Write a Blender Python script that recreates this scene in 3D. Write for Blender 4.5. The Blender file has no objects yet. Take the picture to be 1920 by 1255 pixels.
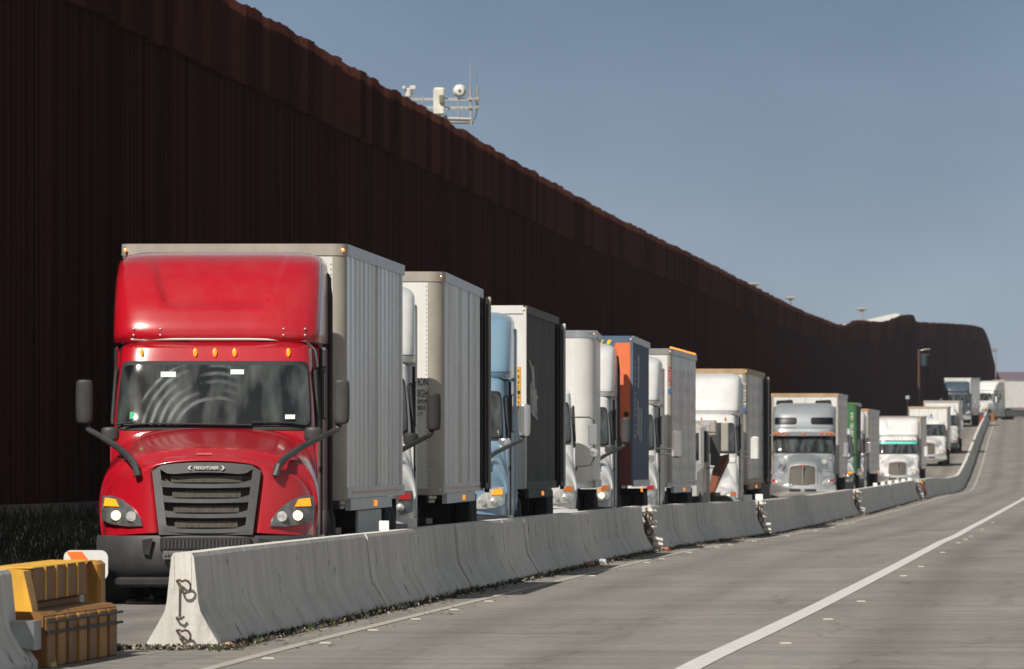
import bpy, math, random
from mathutils import Vector, noise
random.seed(7)
R = math.radians
scn = bpy.context.scene
COL = scn.collection

# ------------------------------------------------------------------ camera
F = 21333.0            # focal length in pixels of a 1920 wide picture (400 mm lens)
CH, HOR = 1.78, 832.0
cd = bpy.data.cameras.new('camera')
cam = bpy.data.objects.new('camera', cd); COL.objects.link(cam)
cd.sensor_width = 36.0; cd.lens = 400.0; cd.clip_start = 1.0; cd.clip_end = 20000.0
cam.location = (0, 0, CH)
cam.rotation_euler = (R(90) + math.atan((HOR - 627.5) / F), 0, 0)
cd.dof.use_dof = True; cd.dof.focus_distance = 128.0; cd.dof.aperture_fstop = 16.0
scn.camera = cam

# ------------------------------------------------------------------ sky and sun
EL, AZ = 45.0, 30.0     # sun height; direction behind and to the left of the camera
w = bpy.data.worlds.new('World'); scn.world = w; w.use_nodes = True
nt = w.node_tree; bg = nt.nodes['Background']
sky = nt.nodes.new('ShaderNodeTexSky'); sky.sky_type = 'NISHITA'; sky.sun_disc = False
sky.sun_elevation = R(EL); sky.sun_rotation = R(180 + AZ)
sky.altitude = 600; sky.air_density = 1.0; sky.dust_density = 0.4; sky.ozone_density = 2.0
tc = nt.nodes.new('ShaderNodeTexCoord')
mp = nt.nodes.new('ShaderNodeMapping'); mp.inputs['Scale'].default_value = (18, 18, 45)
nz = nt.nodes.new('ShaderNodeTexNoise'); nz.inputs['Scale'].default_value = 1.0; nz.inputs['Detail'].default_value = 3
cr = nt.nodes.new('ShaderNodeValToRGB')
cr.color_ramp.elements[0].position = 0.3; cr.color_ramp.elements[0].color = (0.265, 0.335, 0.54, 1)
cr.color_ramp.elements[1].position = 0.7; cr.color_ramp.elements[1].color = (0.365, 0.445, 0.69, 1)
mx = nt.nodes.new('ShaderNodeMix'); mx.data_type = 'RGBA'; mx.blend_type = 'MULTIPLY'; mx.inputs[0].default_value = 1
nt.links.new(tc.outputs['Generated'], mp.inputs[0]); nt.links.new(mp.outputs[0], nz.inputs['Vector'])
nt.links.new(nz.outputs['Fac'], cr.inputs[0])
# a slate bank of cloud: paler along the horizon, deeper two or three degrees up
sz_ = nt.nodes.new('ShaderNodeSeparateXYZ'); nt.links.new(tc.outputs['Generated'], sz_.inputs[0])
gz_ = nt.nodes.new('ShaderNodeMapRange'); gz_.inputs['From Min'].default_value = .004; gz_.inputs['From Max'].default_value = .042
gz_.inputs['To Min'].default_value = 1.22; gz_.inputs['To Max'].default_value = .68; nt.links.new(sz_.outputs[2], gz_.inputs[0])
gm_ = nt.nodes.new('ShaderNodeMix'); gm_.data_type = 'RGBA'; gm_.blend_type = 'MULTIPLY'; gm_.inputs[0].default_value = 1
nt.links.new(sky.outputs[0], gm_.inputs[6]); nt.links.new(gz_.outputs[0], gm_.inputs[7]); nt.links.new(gm_.outputs[2], mx.inputs[6]); nt.links.new(cr.outputs[0], mx.inputs[7])
# unseen upper sky tinted warm to neutralise the fill; slate blue stays low
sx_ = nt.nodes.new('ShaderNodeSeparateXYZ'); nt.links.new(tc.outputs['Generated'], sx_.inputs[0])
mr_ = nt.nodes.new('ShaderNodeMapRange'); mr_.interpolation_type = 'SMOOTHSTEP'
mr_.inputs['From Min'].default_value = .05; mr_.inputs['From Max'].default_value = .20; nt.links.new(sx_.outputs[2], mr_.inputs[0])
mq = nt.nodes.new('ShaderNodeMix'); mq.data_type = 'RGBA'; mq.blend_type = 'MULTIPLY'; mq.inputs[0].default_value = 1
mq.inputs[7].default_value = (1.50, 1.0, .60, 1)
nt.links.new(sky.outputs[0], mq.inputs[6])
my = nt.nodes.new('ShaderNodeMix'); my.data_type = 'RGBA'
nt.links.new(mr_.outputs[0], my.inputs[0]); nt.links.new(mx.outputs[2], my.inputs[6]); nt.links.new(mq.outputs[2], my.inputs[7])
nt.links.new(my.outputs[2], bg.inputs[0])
bg.inputs[1].default_value = 0.088
sl = bpy.data.lights.new('sun', 'SUN'); sl.energy = 4.5; sl.angle = R(0.53); sl.color = (1.0, 0.94, 0.85)
so = bpy.data.objects.new('sun', sl); COL.objects.link(so)
so.rotation_euler = (R(90 - EL), 0, -R(AZ))
scn.view_settings.view_transform = 'Standard'; scn.view_settings.look = 'None'
scn.view_settings.exposure = 0.30; scn.view_settings.gamma = 1.0
scn.render.engine = 'CYCLES'

# ------------------------------------------------------------------ helpers
def hermite(pts):
    n = len(pts); X = [p[0] for p in pts]; Y = [p[1] for p in pts]
    d = [(Y[i+1]-Y[i])/(X[i+1]-X[i]) for i in range(n-1)]
    m = [d[0]] + [(d[i-1]+d[i])/2 if d[i-1]*d[i] > 0 else 0 for i in range(1, n-1)] + [d[-1]]
    def f(x):
        if x <= X[0]: return Y[0] + m[0]*(x-X[0])
        if x >= X[-1]: return Y[-1] + m[-1]*(x-X[-1])
        i = 0
        while x > X[i+1]: i += 1
        h = X[i+1]-X[i]; t = (x-X[i])/h
        return ((2*t**3-3*t*t+1)*Y[i] + (t**3-2*t*t+t)*h*m[i] + (-2*t**3+3*t*t)*Y[i+1] + (t**3-t*t)*h*m[i+1])
    return f
BX = hermite([(60,-4.17),(96,-2.48),(164,.69),(210,2.86),(273,6.33),(361,11.17),(520,19.4),(640,25.35),(740,30.0),(860,35.35),(1120,46.9),(1300,55)])
GZ = hermite([(-50,.05),(90,.05),(130,0),(164,-.065),(210,-.17),(273,-.37),(361,-.47),(520,-.6),(600,-.79),(640,-.76),(700,-.1),(760,.6),(860,1.66),(960,2.55),(1067,3.4),(1130,4.02),(1200,4.45),(1260,4.55),(1400,4.0),(1800,3.0),(3400,3.0)])
WALL = [(95,-10.62),(130,-9.15),(168,-7.56),(218,-5.47),(283,-2.64),(405,2.66),(520,8.3),(640,14.1),(800,21.9),(870,26.1),(930,30.1),(1000,34.2),(1050,37.0),(1120,39.9),(1170,43.9),(1250,49.2),(1350,55.4),(1450,60.2),(1800,75.9),(2300,97.9),(2700,116)]
WXf = hermite(WALL)
WTf = hermite([(95,10.3),(640,10.3),(800,10.48),(845,10.6),(870,11.2),(930,11.75),(1000,13.1),(1042,13.5),(1055,13.25),(1120,13.75),(1170,14.2),(1250,14.9),(1350,15.6),(1450,15.85),(1800,15.5),(2300,16.0),(2700,16.5)])
def px(p, d): return (p - 960) / F * d
def pz(y, d): return CH + (HOR - y) * d / F

class MB:
    def __init__(s): s.v = []; s.f = []; s.m = []; s.mi = 0; s.uv = None
    def add(s, vs, fs):
        o = len(s.v); s.v += [tuple(p) for p in vs]
        for f in fs: s.f.append(tuple(i + o for i in f)); s.m.append(s.mi)
    def box(s, x0, x1, y0, y1, z0, z1):
        s.add([(x0,y0,z0),(x1,y0,z0),(x1,y1,z0),(x0,y1,z0),(x0,y0,z1),(x1,y0,z1),(x1,y1,z1),(x0,y1,z1)],
              [(0,3,2,1),(4,5,6,7),(0,1,5,4),(1,2,6,5),(2,3,7,6),(3,0,4,7)])
    def bbox(s, x0, x1, y0, y1, z0, z1, b=.01):
        # box with chamfered edges
        c = []
        for (z, i) in ((z0, b), (z0+b, 0), (z1-b, 0), (z1, b)):
            a0, a1, b0, b1 = x0+i, x1-i, y0+i, y1-i
            e = b
            c.append([(a0+e,b0,z),(a1-e,b0,z),(a1,b0+e,z),(a1,b1-e,z),(a1-e,b1,z),(a0+e,b1,z),(a0,b1-e,z),(a0,b0+e,z)])
        s.loft(c, True, True)
    def loft(s, rings, closed=True, cap=False):
        n = len(rings[0]); vs = [p for r in rings for p in r]; fs = []
        for k in range(len(rings)-1):
            for i in range(n if closed else n-1):
                j = (i+1) % n
                fs.append((k*n+i, k*n+j, (k+1)*n+j, (k+1)*n+i))
        if cap:
            fs.append(tuple(reversed(range(n)))); fs.append(tuple((len(rings)-1)*n+i for i in range(n)))
        s.add(vs, fs)
    def tube(s, pts, r, n=8, cap=True):
        pts = [Vector(p) for p in pts]; rings = []
        rs = r if isinstance(r, (list, tuple)) else [r]*len(pts)
        up = Vector((0,0,1))
        for i, p in enumerate(pts):
            t = (pts[min(i+1,len(pts)-1)] - pts[max(i-1,0)]).normalized()
            u = up if abs(t.dot(up)) < .95 else Vector((0,1,0))
            a = t.cross(u).normalized(); b = a.cross(t).normalized()
            rings.append([p + a*math.cos(k*2*math.pi/n)*rs[i] + b*math.sin(k*2*math.pi/n)*rs[i] for k in range(n)])
        s.loft(rings, True, cap)
    def lathe_x(s, prof, cx, cy, cz, n=28):
        # prof: (x, r) rotated about an axis along x
        rings = [[(cx+a, cy+r*math.cos(k*2*math.pi/n), cz+r*math.sin(k*2*math.pi/n)) for k in range(n)] for a, r in prof]
        s.loft(rings, True, True)
    def lathe_z(s, prof, cx, cy, cz, n=20):
        rings = [[(cx+r*math.cos(k*2*math.pi/n), cy+r*math.sin(k*2*math.pi/n), cz+a) for k in range(n)] for a, r in prof]
        s.loft(rings, True, True)
    def lathe_y(s, prof, cx, cy, cz, n=20, sx=1, sz=1):
        rings = [[(cx+sx*r*math.cos(k*2*math.pi/n), cy+a, cz+sz*r*math.sin(k*2*math.pi/n)) for k in range(n)] for a, r in prof]
        s.loft(rings, True, True)
    def poly(s, pts, t, axis=1):
        # flat polygon given as 3D points, thickened along an axis
        n = len(pts); q = []
        for p in pts:
            p = list(p); p[axis] += t; q.append(tuple(p))
        s.add(list(pts) + q, [tuple(range(n)), tuple(reversed(range(n, 2*n)))] + [(i, i+n, (i+1) % n+n, (i+1) % n) for i in range(n)])
    def build(s, name, mats, parent=None, smooth=False, sub=0, recalc=True):
        import bmesh
        me = bpy.data.meshes.new(name); me.from_pydata(s.v, [], s.f)
        if not isinstance(mats, (list, tuple)): mats = [mats]
        for m in mats: me.materials.append(m)
        if len(mats) > 1: me.polygons.foreach_set('material_index', s.m)
        if s.uv:
            ul = me.uv_layers.new(name='UVMap')
            for l in me.loops: ul.data[l.index].uv = s.uv[l.vertex_index]
        if recalc:
            bm = bmesh.new(); bm.from_mesh(me); bmesh.ops.recalc_face_normals(bm, faces=bm.faces); bm.to_mesh(me); bm.free()
        if smooth:
            me.polygons.foreach_set('use_smooth', [True]*len(me.polygons))
            try: me.set_sharp_from_angle(angle=R(38 if not sub else 80))
            except Exception: pass
        me.update()
        o = bpy.data.objects.new(name, me); COL.objects.link(o)
        if parent: o.parent = parent
        if sub:
            md = o.modifiers.new('sub', 'SUBSURF'); md.levels = sub; md.render_levels = sub
        return o

def tag(o, label=None, cat=None, group=None, kind=None):
    if label: o['label'] = label
    if cat: o['category'] = cat
    if group: o['group'] = group
    if kind: o['kind'] = kind
    return o
def empty(name, loc, rz, label, cat, group=None):
    o = bpy.data.objects.new(name, None); COL.objects.link(o)
    o.location = loc; o.rotation_euler = (0, 0, rz); o.empty_display_size = .2
    return tag(o, label, cat, group)
def copy_tree(o, parent=None):
    c = o.copy(); COL.objects.link(c); c.parent = parent
    for ch in [q for q in bpy.data.objects if q.parent == o]: copy_tree(ch, c)
    return c

# ------------------------------------------------------------------ materials
def mat(name, col, rough=.6, metal=0., coat=0., var=.12, scale=3., dirt=0., dcol=(.16,.13,.10), stretch=(1,1,1), bump=0., emit=None, es=0., spec=.5, bscale=None):
    m = bpy.data.materials.new(name); m.use_nodes = True; t = m.node_tree; b = t.nodes['Principled BSDF']
    b.inputs['Roughness'].default_value = rough; b.inputs['Metallic'].default_value = metal
    b.inputs['Coat Weight'].default_value = coat; b.inputs['Coat Roughness'].default_value = .08
    b.inputs['Specular IOR Level'].default_value = spec
    if emit:
        b.inputs['Emission Color'].default_value = (*emit, 1); b.inputs['Emission Strength'].default_value = es
    co = t.nodes.new('ShaderNodeTexCoord'); mp = t.nodes.new('ShaderNodeMapping'); mp.inputs['Scale'].default_value = stretch
    t.links.new(co.outputs['Object'], mp.inputs[0])
    n = t.nodes.new('ShaderNodeTexNoise'); n.inputs['Scale'].default_value = scale; n.inputs['Detail'].default_value = 5
    t.links.new(mp.outputs[0], n.inputs['Vector'])
    r = t.nodes.new('ShaderNodeValToRGB')
    r.color_ramp.elements[0].position = .32; r.color_ramp.elements[1].position = .68
    r.color_ramp.elements[0].color = (*[c*(1-var) for c in col], 1); r.color_ramp.elements[1].color = (*[min(1, c*(1+var)) for c in col], 1)
    t.links.new(n.outputs['Fac'], r.inputs[0]); out = r.outputs[0]
    if dirt > 0:
        n2 = t.nodes.new('ShaderNodeTexNoise'); n2.inputs['Scale'].default_value = scale*.7; n2.inputs['Detail'].default_value = 8; n2.inputs['Roughness'].default_value = .7
        mp2 = t.nodes.new('ShaderNodeMapping'); mp2.inputs['Scale'].default_value = (1.5, 1.5, .5); mp2.inputs['Location'].default_value = (7, 3, 1)
        t.links.new(co.outputs['Object'], mp2.inputs[0]); t.links.new(mp2.outputs[0], n2.inputs['Vector'])
        r2 = t.nodes.new('ShaderNodeValToRGB'); r2.color_ramp.elements[0].position = .45; r2.color_ramp.elements[1].position = .75
        r2.color_ramp.elements[1].color = (dirt, dirt, dirt, 1)
        t.links.new(n2.outputs['Fac'], r2.inputs[0])
        x = t.nodes.new('ShaderNodeMix'); x.data_type = 'RGBA'; x.inputs[7].default_value = (*dcol, 1)
        t.links.new(r2.outputs[0], x.inputs[0]); t.links.new(out, x.inputs[6]); out = x.outputs[2]
    t.links.new(out, b.inputs['Base Color'])
    if bump > 0:
        bn = t.nodes.new('ShaderNodeTexNoise'); bn.inputs['Scale'].default_value = bscale or scale*4; bn.inputs['Detail'].default_value = 6
        t.links.new(mp.outputs[0], bn.inputs['Vector'])
        bu = t.nodes.new('ShaderNodeBump'); bu.inputs['Strength'].default_value = bump; bu.inputs['Distance'].default_value = .02
        t.links.new(bn.outputs['Fac'], bu.inputs['Height']); t.links.new(bu.outputs[0], b.inputs['Normal'])
    return m

def paint(name, c, dirt=.25, rough=.32, coat=.5, dcol=(.30,.25,.20), metal=0.): return mat(name, c, rough, metal, coat, .05, 1.5, dirt, dcol, spec=.4)
M = {}
M['red'] = paint('red_paint', (.38, .004, .014), .26, .24, .8, (.34,.09,.08))
M['white'] = paint('white_paint', (.62, .63, .63), .3)
M['white2'] = paint('cream_white_paint', (.70, .69, .65), .35)
M['blue'] = paint('light_blue_paint', (.22, .37, .50), .2, metal=.25)
M['greyblue'] = paint('grey_blue_paint', (.27, .30, .325), .25, metal=.2)
M['darkblue'] = paint('dark_blue_paint', (.03, .06, .09), .2)
M['silver'] = paint('dull_silver_paint', (.42, .42, .41), .4)
M['plastic'] = mat('dark_grey_plastic', (.033, .034, .037), .55, var=.25, dirt=.35, dcol=(.11,.10,.09))
M['plastic2'] = mat('grey_bumper_plastic', (.062, .064, .068), .5, var=.2, dirt=.3, dcol=(.14,.13,.12))
M['black'] = mat('black_rubber', (.012, .012, .013), .7, dirt=.2, dcol=(.05,.045,.04))
M['tyre'] = mat('tyre_rubber', (.018, .018, .019), .85, dirt=.5, dcol=(.07,.06,.05), scale=5)
M['rim'] = mat('steel_rim', (.45, .45, .46), .35, .8, dirt=.4)
M['chrome'] = mat('chrome', (.8, .8, .8), .22, .85, var=.05)
M['darkpane'] = mat('dark_roof_window_glass', (.004,.005,.007), .35, spec=.2)
M['alu'] = mat('brushed_aluminium', (.55, .55, .54), .38, .85, var=.1, dirt=.3)
M['frame'] = mat('dark_chassis_steel', (.02, .018, .017), .7, dirt=.5, dcol=(.07,.05,.04))
M['amber'] = mat('amber_lens', (.8, .22, .01), .25, var=.05, emit=(1, .30, .02), es=.9)
M['amberoff'] = mat('orange_lens', (.65, .16, .02), .25, var=.05)
M['redlens'] = mat('red_lens', (.5, .02, .02), .25, var=.05)
M['lampon'] = mat('lit_headlamp', (.9, .85, .7), .3, emit=(1, .72, .36), es=2.6)
M['lampdim'] = mat('clear_lamp_reflector', (.75, .74, .70), .2, .6, var=.3, scale=18)
M['lens'] = mat('smoked_headlamp_housing', (.13, .135, .14), .12, .3, .6, var=.4, scale=9)
M['sticker'] = mat('pale_sticker', (.55, .66, .62), .6)
M['green_sticker'] = mat('green_sticker', (.02, .40, .16), .6)
M['teal'] = mat('teal_sunstrip', (.06, .50, .42), .4)
M['yellow'] = mat('yellow_plate', (.75, .36, .01), .6, dirt=.2)
M['textwhite'] = mat('white_lettering', (.68, .68, .66), .6)
M['textblack'] = mat('black_lettering', (.03, .03, .035), .6)
M['textred'] = mat('red_lettering', (.5, .03, .04), .6)
M['textblue'] = mat('blue_lettering', (.03, .10, .30), .6)
M['textgreen'] = mat('green_lettering', (.04, .20, .12), .6)
M['trwhite'] = mat('white_trailer_panel', (.66, .66, .64), .5, 0, .1, .05, 2, .35, (.42,.38,.33))
M['beige'] = mat('beige_corner_post', (.40, .37, .32), .5, .2, var=.1, dirt=.35, dcol=(.25,.2,.16))
M['tan'] = mat('tan_stained_rail', (.42, .30, .17), .6, dirt=.5, dcol=(.2,.12,.06))
M['rust'] = mat('rusty_steel', (.16, .05, .02), .8, var=.4, dirt=.5, dcol=(.05,.02,.01), scale=6)
M['orange'] = mat('orange_container_paint', (.72, .17, .06), .55, dirt=.3, dcol=(.35,.10,.05))
M['deepred'] = mat('dark_red_frame_paint', (.16, .03, .02), .6, dirt=.5, dcol=(.08,.03,.01), scale=5)
M['containerblue'] = mat('faded_blue_container', (.07, .12, .20), .6, dirt=.45, dcol=(.16,.16,.17), scale=2)
M['green'] = mat('green_container_paint', (.04, .14, .045), .55, dirt=.3, dcol=(.1,.2,.09))
M['darkside'] = mat('dark_grey_ribbed_side', (.065, .067, .065), .75, .0, var=.25, dirt=.5, dcol=(.17,.165,.155), scale=2, stretch=(1,1,.4))
M['door'] = mat('dark_door_panel', (.02, .02, .024), .6, dirt=.3)
M['conc'] = None
M['rebar'] = mat('weathered_rebar', (.085,.055,.04), .8, var=.4, scale=20)

def side_mat(name, col, metal=.35, rough=.33, grime=.45, lines=False):
    m = mat(name, col, rough, metal, .2, .09, 1.0, grime, (.30,.27,.23), stretch=(1, 1.2, .25))
    if lines:
        t = m.node_tree; b = t.nodes['Principled BSDF']
        src = b.inputs['Base Color'].links[0].from_socket
        co = t.nodes.new('ShaderNodeTexCoord'); mp = t.nodes.new('ShaderNodeMapping'); mp.inputs['Scale'].default_value = (1, .9, 4.2)
        t.links.new(co.outputs['Object'], mp.inputs[0])
        v = t.nodes.new('ShaderNodeTexNoise'); v.inputs['Scale'].default_value = 1.0; v.inputs['Detail'].default_value = 2
        t.links.new(mp.outputs[0], v.inputs['Vector'])
        wv = t.nodes.new('ShaderNodeTexWave'); wv.bands_direction = 'Z'; wv.inputs['Scale'].default_value = .9; wv.inputs['Distortion'].default_value = .6
        t.links.new(co.outputs['Object'], wv.inputs['Vector'])
        r = t.nodes.new('ShaderNodeValToRGB'); r.color_ramp.elements[0].position = .42; r.color_ramp.elements[1].position = .56
        r.color_ramp.elements[0].color = (0,0,0,1); r.color_ramp.elements[1].color = (.45,.45,.45,1)
        t.links.new(v.outputs['Fac'], r.inputs[0])
        x = t.nodes.new('ShaderNodeMix'); x.data_type = 'RGBA'; x.inputs[7].default_value = (.24,.24,.25,1)
        mu = t.nodes.new('ShaderNodeMath'); mu.operation = 'MULTIPLY'
        t.links.new(r.outputs[0], mu.inputs[0]); t.links.new(wv.outputs['Fac'], mu.inputs[1])
        t.links.new(mu.outputs[0], x.inputs[0]); t.links.new(src, x.inputs[6]); t.links.new(x.outputs[2], b.inputs['Base Color'])
    return m
M['sidemetal'] = side_mat('ribbed_aluminium_side', (.80, .80, .79), .25, .22, .35)
M['sidewhite'] = side_mat('white_marked_side', (.70, .69, .66), .05, .5, .5, True)
M['sidesmooth'] = side_mat('worn_white_side', (.70, .69, .66), .2, .32, .5)

TONES = {'sidemetal': [M['sidemetal'], side_mat('ribbed_aluminium_side_dull', (.62,.60,.57), .2, .36), side_mat('ribbed_aluminium_side_bright', (.88,.88,.87), .4, .16, .25)],
         'sidewhite': [M['sidewhite'], side_mat('white_marked_side_dull', (.60,.59,.56), .05, .5, .5, True), M['sidewhite']]}
def glass_mat(name, smear=0., tint=(.008,.011,.012)):
    m = mat(name, tint, .06, 0, .0, .3, 1.5, spec=.75)
    t = m.node_tree; b = t.nodes['Principled BSDF']
    src = b.inputs['Base Color'].links[0].from_socket
    co = t.nodes.new('ShaderNodeTexCoord')
    # seats, curtains and dash that show dimly through the glass
    mp = t.nodes.new('ShaderNodeMapping'); mp.inputs['Scale'].default_value = (3.0, 1, .9)
    t.links.new(co.outputs['Object'], mp.inputs[0])
    v = t.nodes.new('ShaderNodeTexNoise'); v.inputs['Scale'].default_value = 1.1; v.inputs['Detail'].default_value = 3
    t.links.new(mp.outputs[0], v.inputs['Vector'])
    r = t.nodes.new('ShaderNodeValToRGB'); r.color_ramp.elements[0].position = .48; r.color_ramp.elements[1].position = .72
    r.color_ramp.elements[1].color = (.5,.5,.5,1)
    t.links.new(v.outputs['Fac'], r.inputs[0])
    x = t.nodes.new('ShaderNodeMix'); x.data_type = 'RGBA'; x.inputs[7].default_value = (.17,.19,.19,1)
    t.links.new(r.outputs[0], x.inputs[0]); t.links.new(src, x.inputs[6]); out = x.outputs[2]
    if smear:
        # dusty arcs left by the wiper blades, centred low on the glass
        sp = t.nodes.new('ShaderNodeVectorMath'); sp.operation = 'SUBTRACT'; sp.inputs[1].default_value = (.02, 0, 1.86)
        t.links.new(co.outputs['Object'], sp.inputs[0])
        ml = t.nodes.new('ShaderNodeVectorMath'); ml.operation = 'MULTIPLY'; ml.inputs[1].default_value = (1, 0, 1.05)
        t.links.new(sp.outputs[0], ml.inputs[0])
        le = t.nodes.new('ShaderNodeVectorMath'); le.operation = 'LENGTH'; t.links.new(ml.outputs[0], le.inputs[0])
        a = t.nodes.new('ShaderNodeMath'); a.operation = 'MULTIPLY'; a.inputs[1].default_value = 68; t.links.new(le.outputs['Value'], a.inputs[0])
        n = t.nodes.new('ShaderNodeTexNoise'); n.inputs['Scale'].default_value = 2.2; t.links.new(co.outputs['Object'], n.inputs['Vector'])
        a2 = t.nodes.new('ShaderNodeMath'); a2.operation = 'MULTIPLY_ADD'; a2.inputs[1].default_value = 4; t.links.new(n.outputs['Fac'], a2.inputs[0]); t.links.new(a.outputs[0], a2.inputs[2])
        s = t.nodes.new('ShaderNodeMath'); s.operation = 'SINE'; t.links.new(a2.outputs[0], s.inputs[0])
        rr = t.nodes.new('ShaderNodeMapRange'); rr.inputs['From Min'].default_value = .35; rr.inputs['From Max'].default_value = .72; t.links.new(le.outputs['Value'], rr.inputs[0])
        rr.inputs['To Min'].default_value = 1; rr.inputs['To Max'].default_value = 1
        lt = t.nodes.new('ShaderNodeMath'); lt.operation = 'LESS_THAN'; lt.inputs[1].default_value = .93; t.links.new(le.outputs['Value'], lt.inputs[0])
        gt = t.nodes.new('ShaderNodeMath'); gt.operation = 'GREATER_THAN'; gt.inputs[1].default_value = .40; t.links.new(le.outputs['Value'], gt.inputs[0])
        k = t.nodes.new('ShaderNodeMath'); k.operation = 'MULTIPLY'; t.links.new(lt.outputs[0], k.inputs[0]); t.links.new(gt.outputs[0], k.inputs[1])
        h = t.nodes.new('ShaderNodeMapRange'); h.inputs['From Min'].default_value = -.3; h.inputs['From Max'].default_value = 1; h.inputs['To Max'].default_value = smear; t.links.new(s.outputs[0], h.inputs[0])
        k2 = t.nodes.new('ShaderNodeMath'); k2.operation = 'MULTIPLY'; t.links.new(k.outputs[0], k2.inputs[0]); t.links.new(h.outputs[0], k2.inputs[1])
        n3 = t.nodes.new('ShaderNodeTexNoise'); n3.inputs['Scale'].default_value = 3.5; n3.inputs['Detail'].default_value = 4; t.links.new(co.outputs['Object'], n3.inputs['Vector'])
        m3 = t.nodes.new('ShaderNodeMapRange'); m3.inputs['From Min'].default_value = .38; m3.inputs['From Max'].default_value = .68; t.links.new(n3.outputs['Fac'], m3.inputs[0])
        sx3 = t.nodes.new('ShaderNodeSeparateXYZ'); t.links.new(co.outputs['Object'], sx3.inputs[0])
        g3 = t.nodes.new('ShaderNodeMapRange'); g3.inputs['From Min'].default_value = .30; g3.inputs['From Max'].default_value = -.05; t.links.new(sx3.outputs[0], g3.inputs[0])
        kk = t.nodes.new('ShaderNodeMath'); kk.operation = 'MULTIPLY'; t.links.new(k2.outputs[0], kk.inputs[0]); t.links.new(g3.outputs[0], kk.inputs[1]); k2 = kk
        k3 = t.nodes.new('ShaderNodeMath'); k3.operation = 'MULTIPLY'; t.links.new(k2.outputs[0], k3.inputs[0]); t.links.new(m3.outputs[0], k3.inputs[1]); k2 = k3
        x2 = t.nodes.new('ShaderNodeMix'); x2.data_type = 'RGBA'; x2.inputs[7].default_value = (.25,.28,.29,1)
        t.links.new(k2.outputs[0], x2.inputs[0]); t.links.new(out, x2.inputs[6]); out = x2.outputs[2]
    t.links.new(out, b.inputs['Base Color'])
    return m
M['glass'] = glass_mat('windshield_glass')
M['glass_smear'] = glass_mat('windshield_glass_with_wiper_arcs', .75)
M['sideglass'] = mat('side_window_glass', (.02, .05, .045), .08, var=.4, scale=2, spec=.7)
def mesh_mat(name, col):
    m = mat(name, col, .6, .3, var=.25, scale=30, dirt=.5, dcol=(.16,.14,.11)); return m
M['grillemesh'] = mesh_mat('dusty_grille_mesh', (.085, .075, .062))
M['radiator'] = mesh_mat('dark_radiator', (.045, .038, .03))

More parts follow.
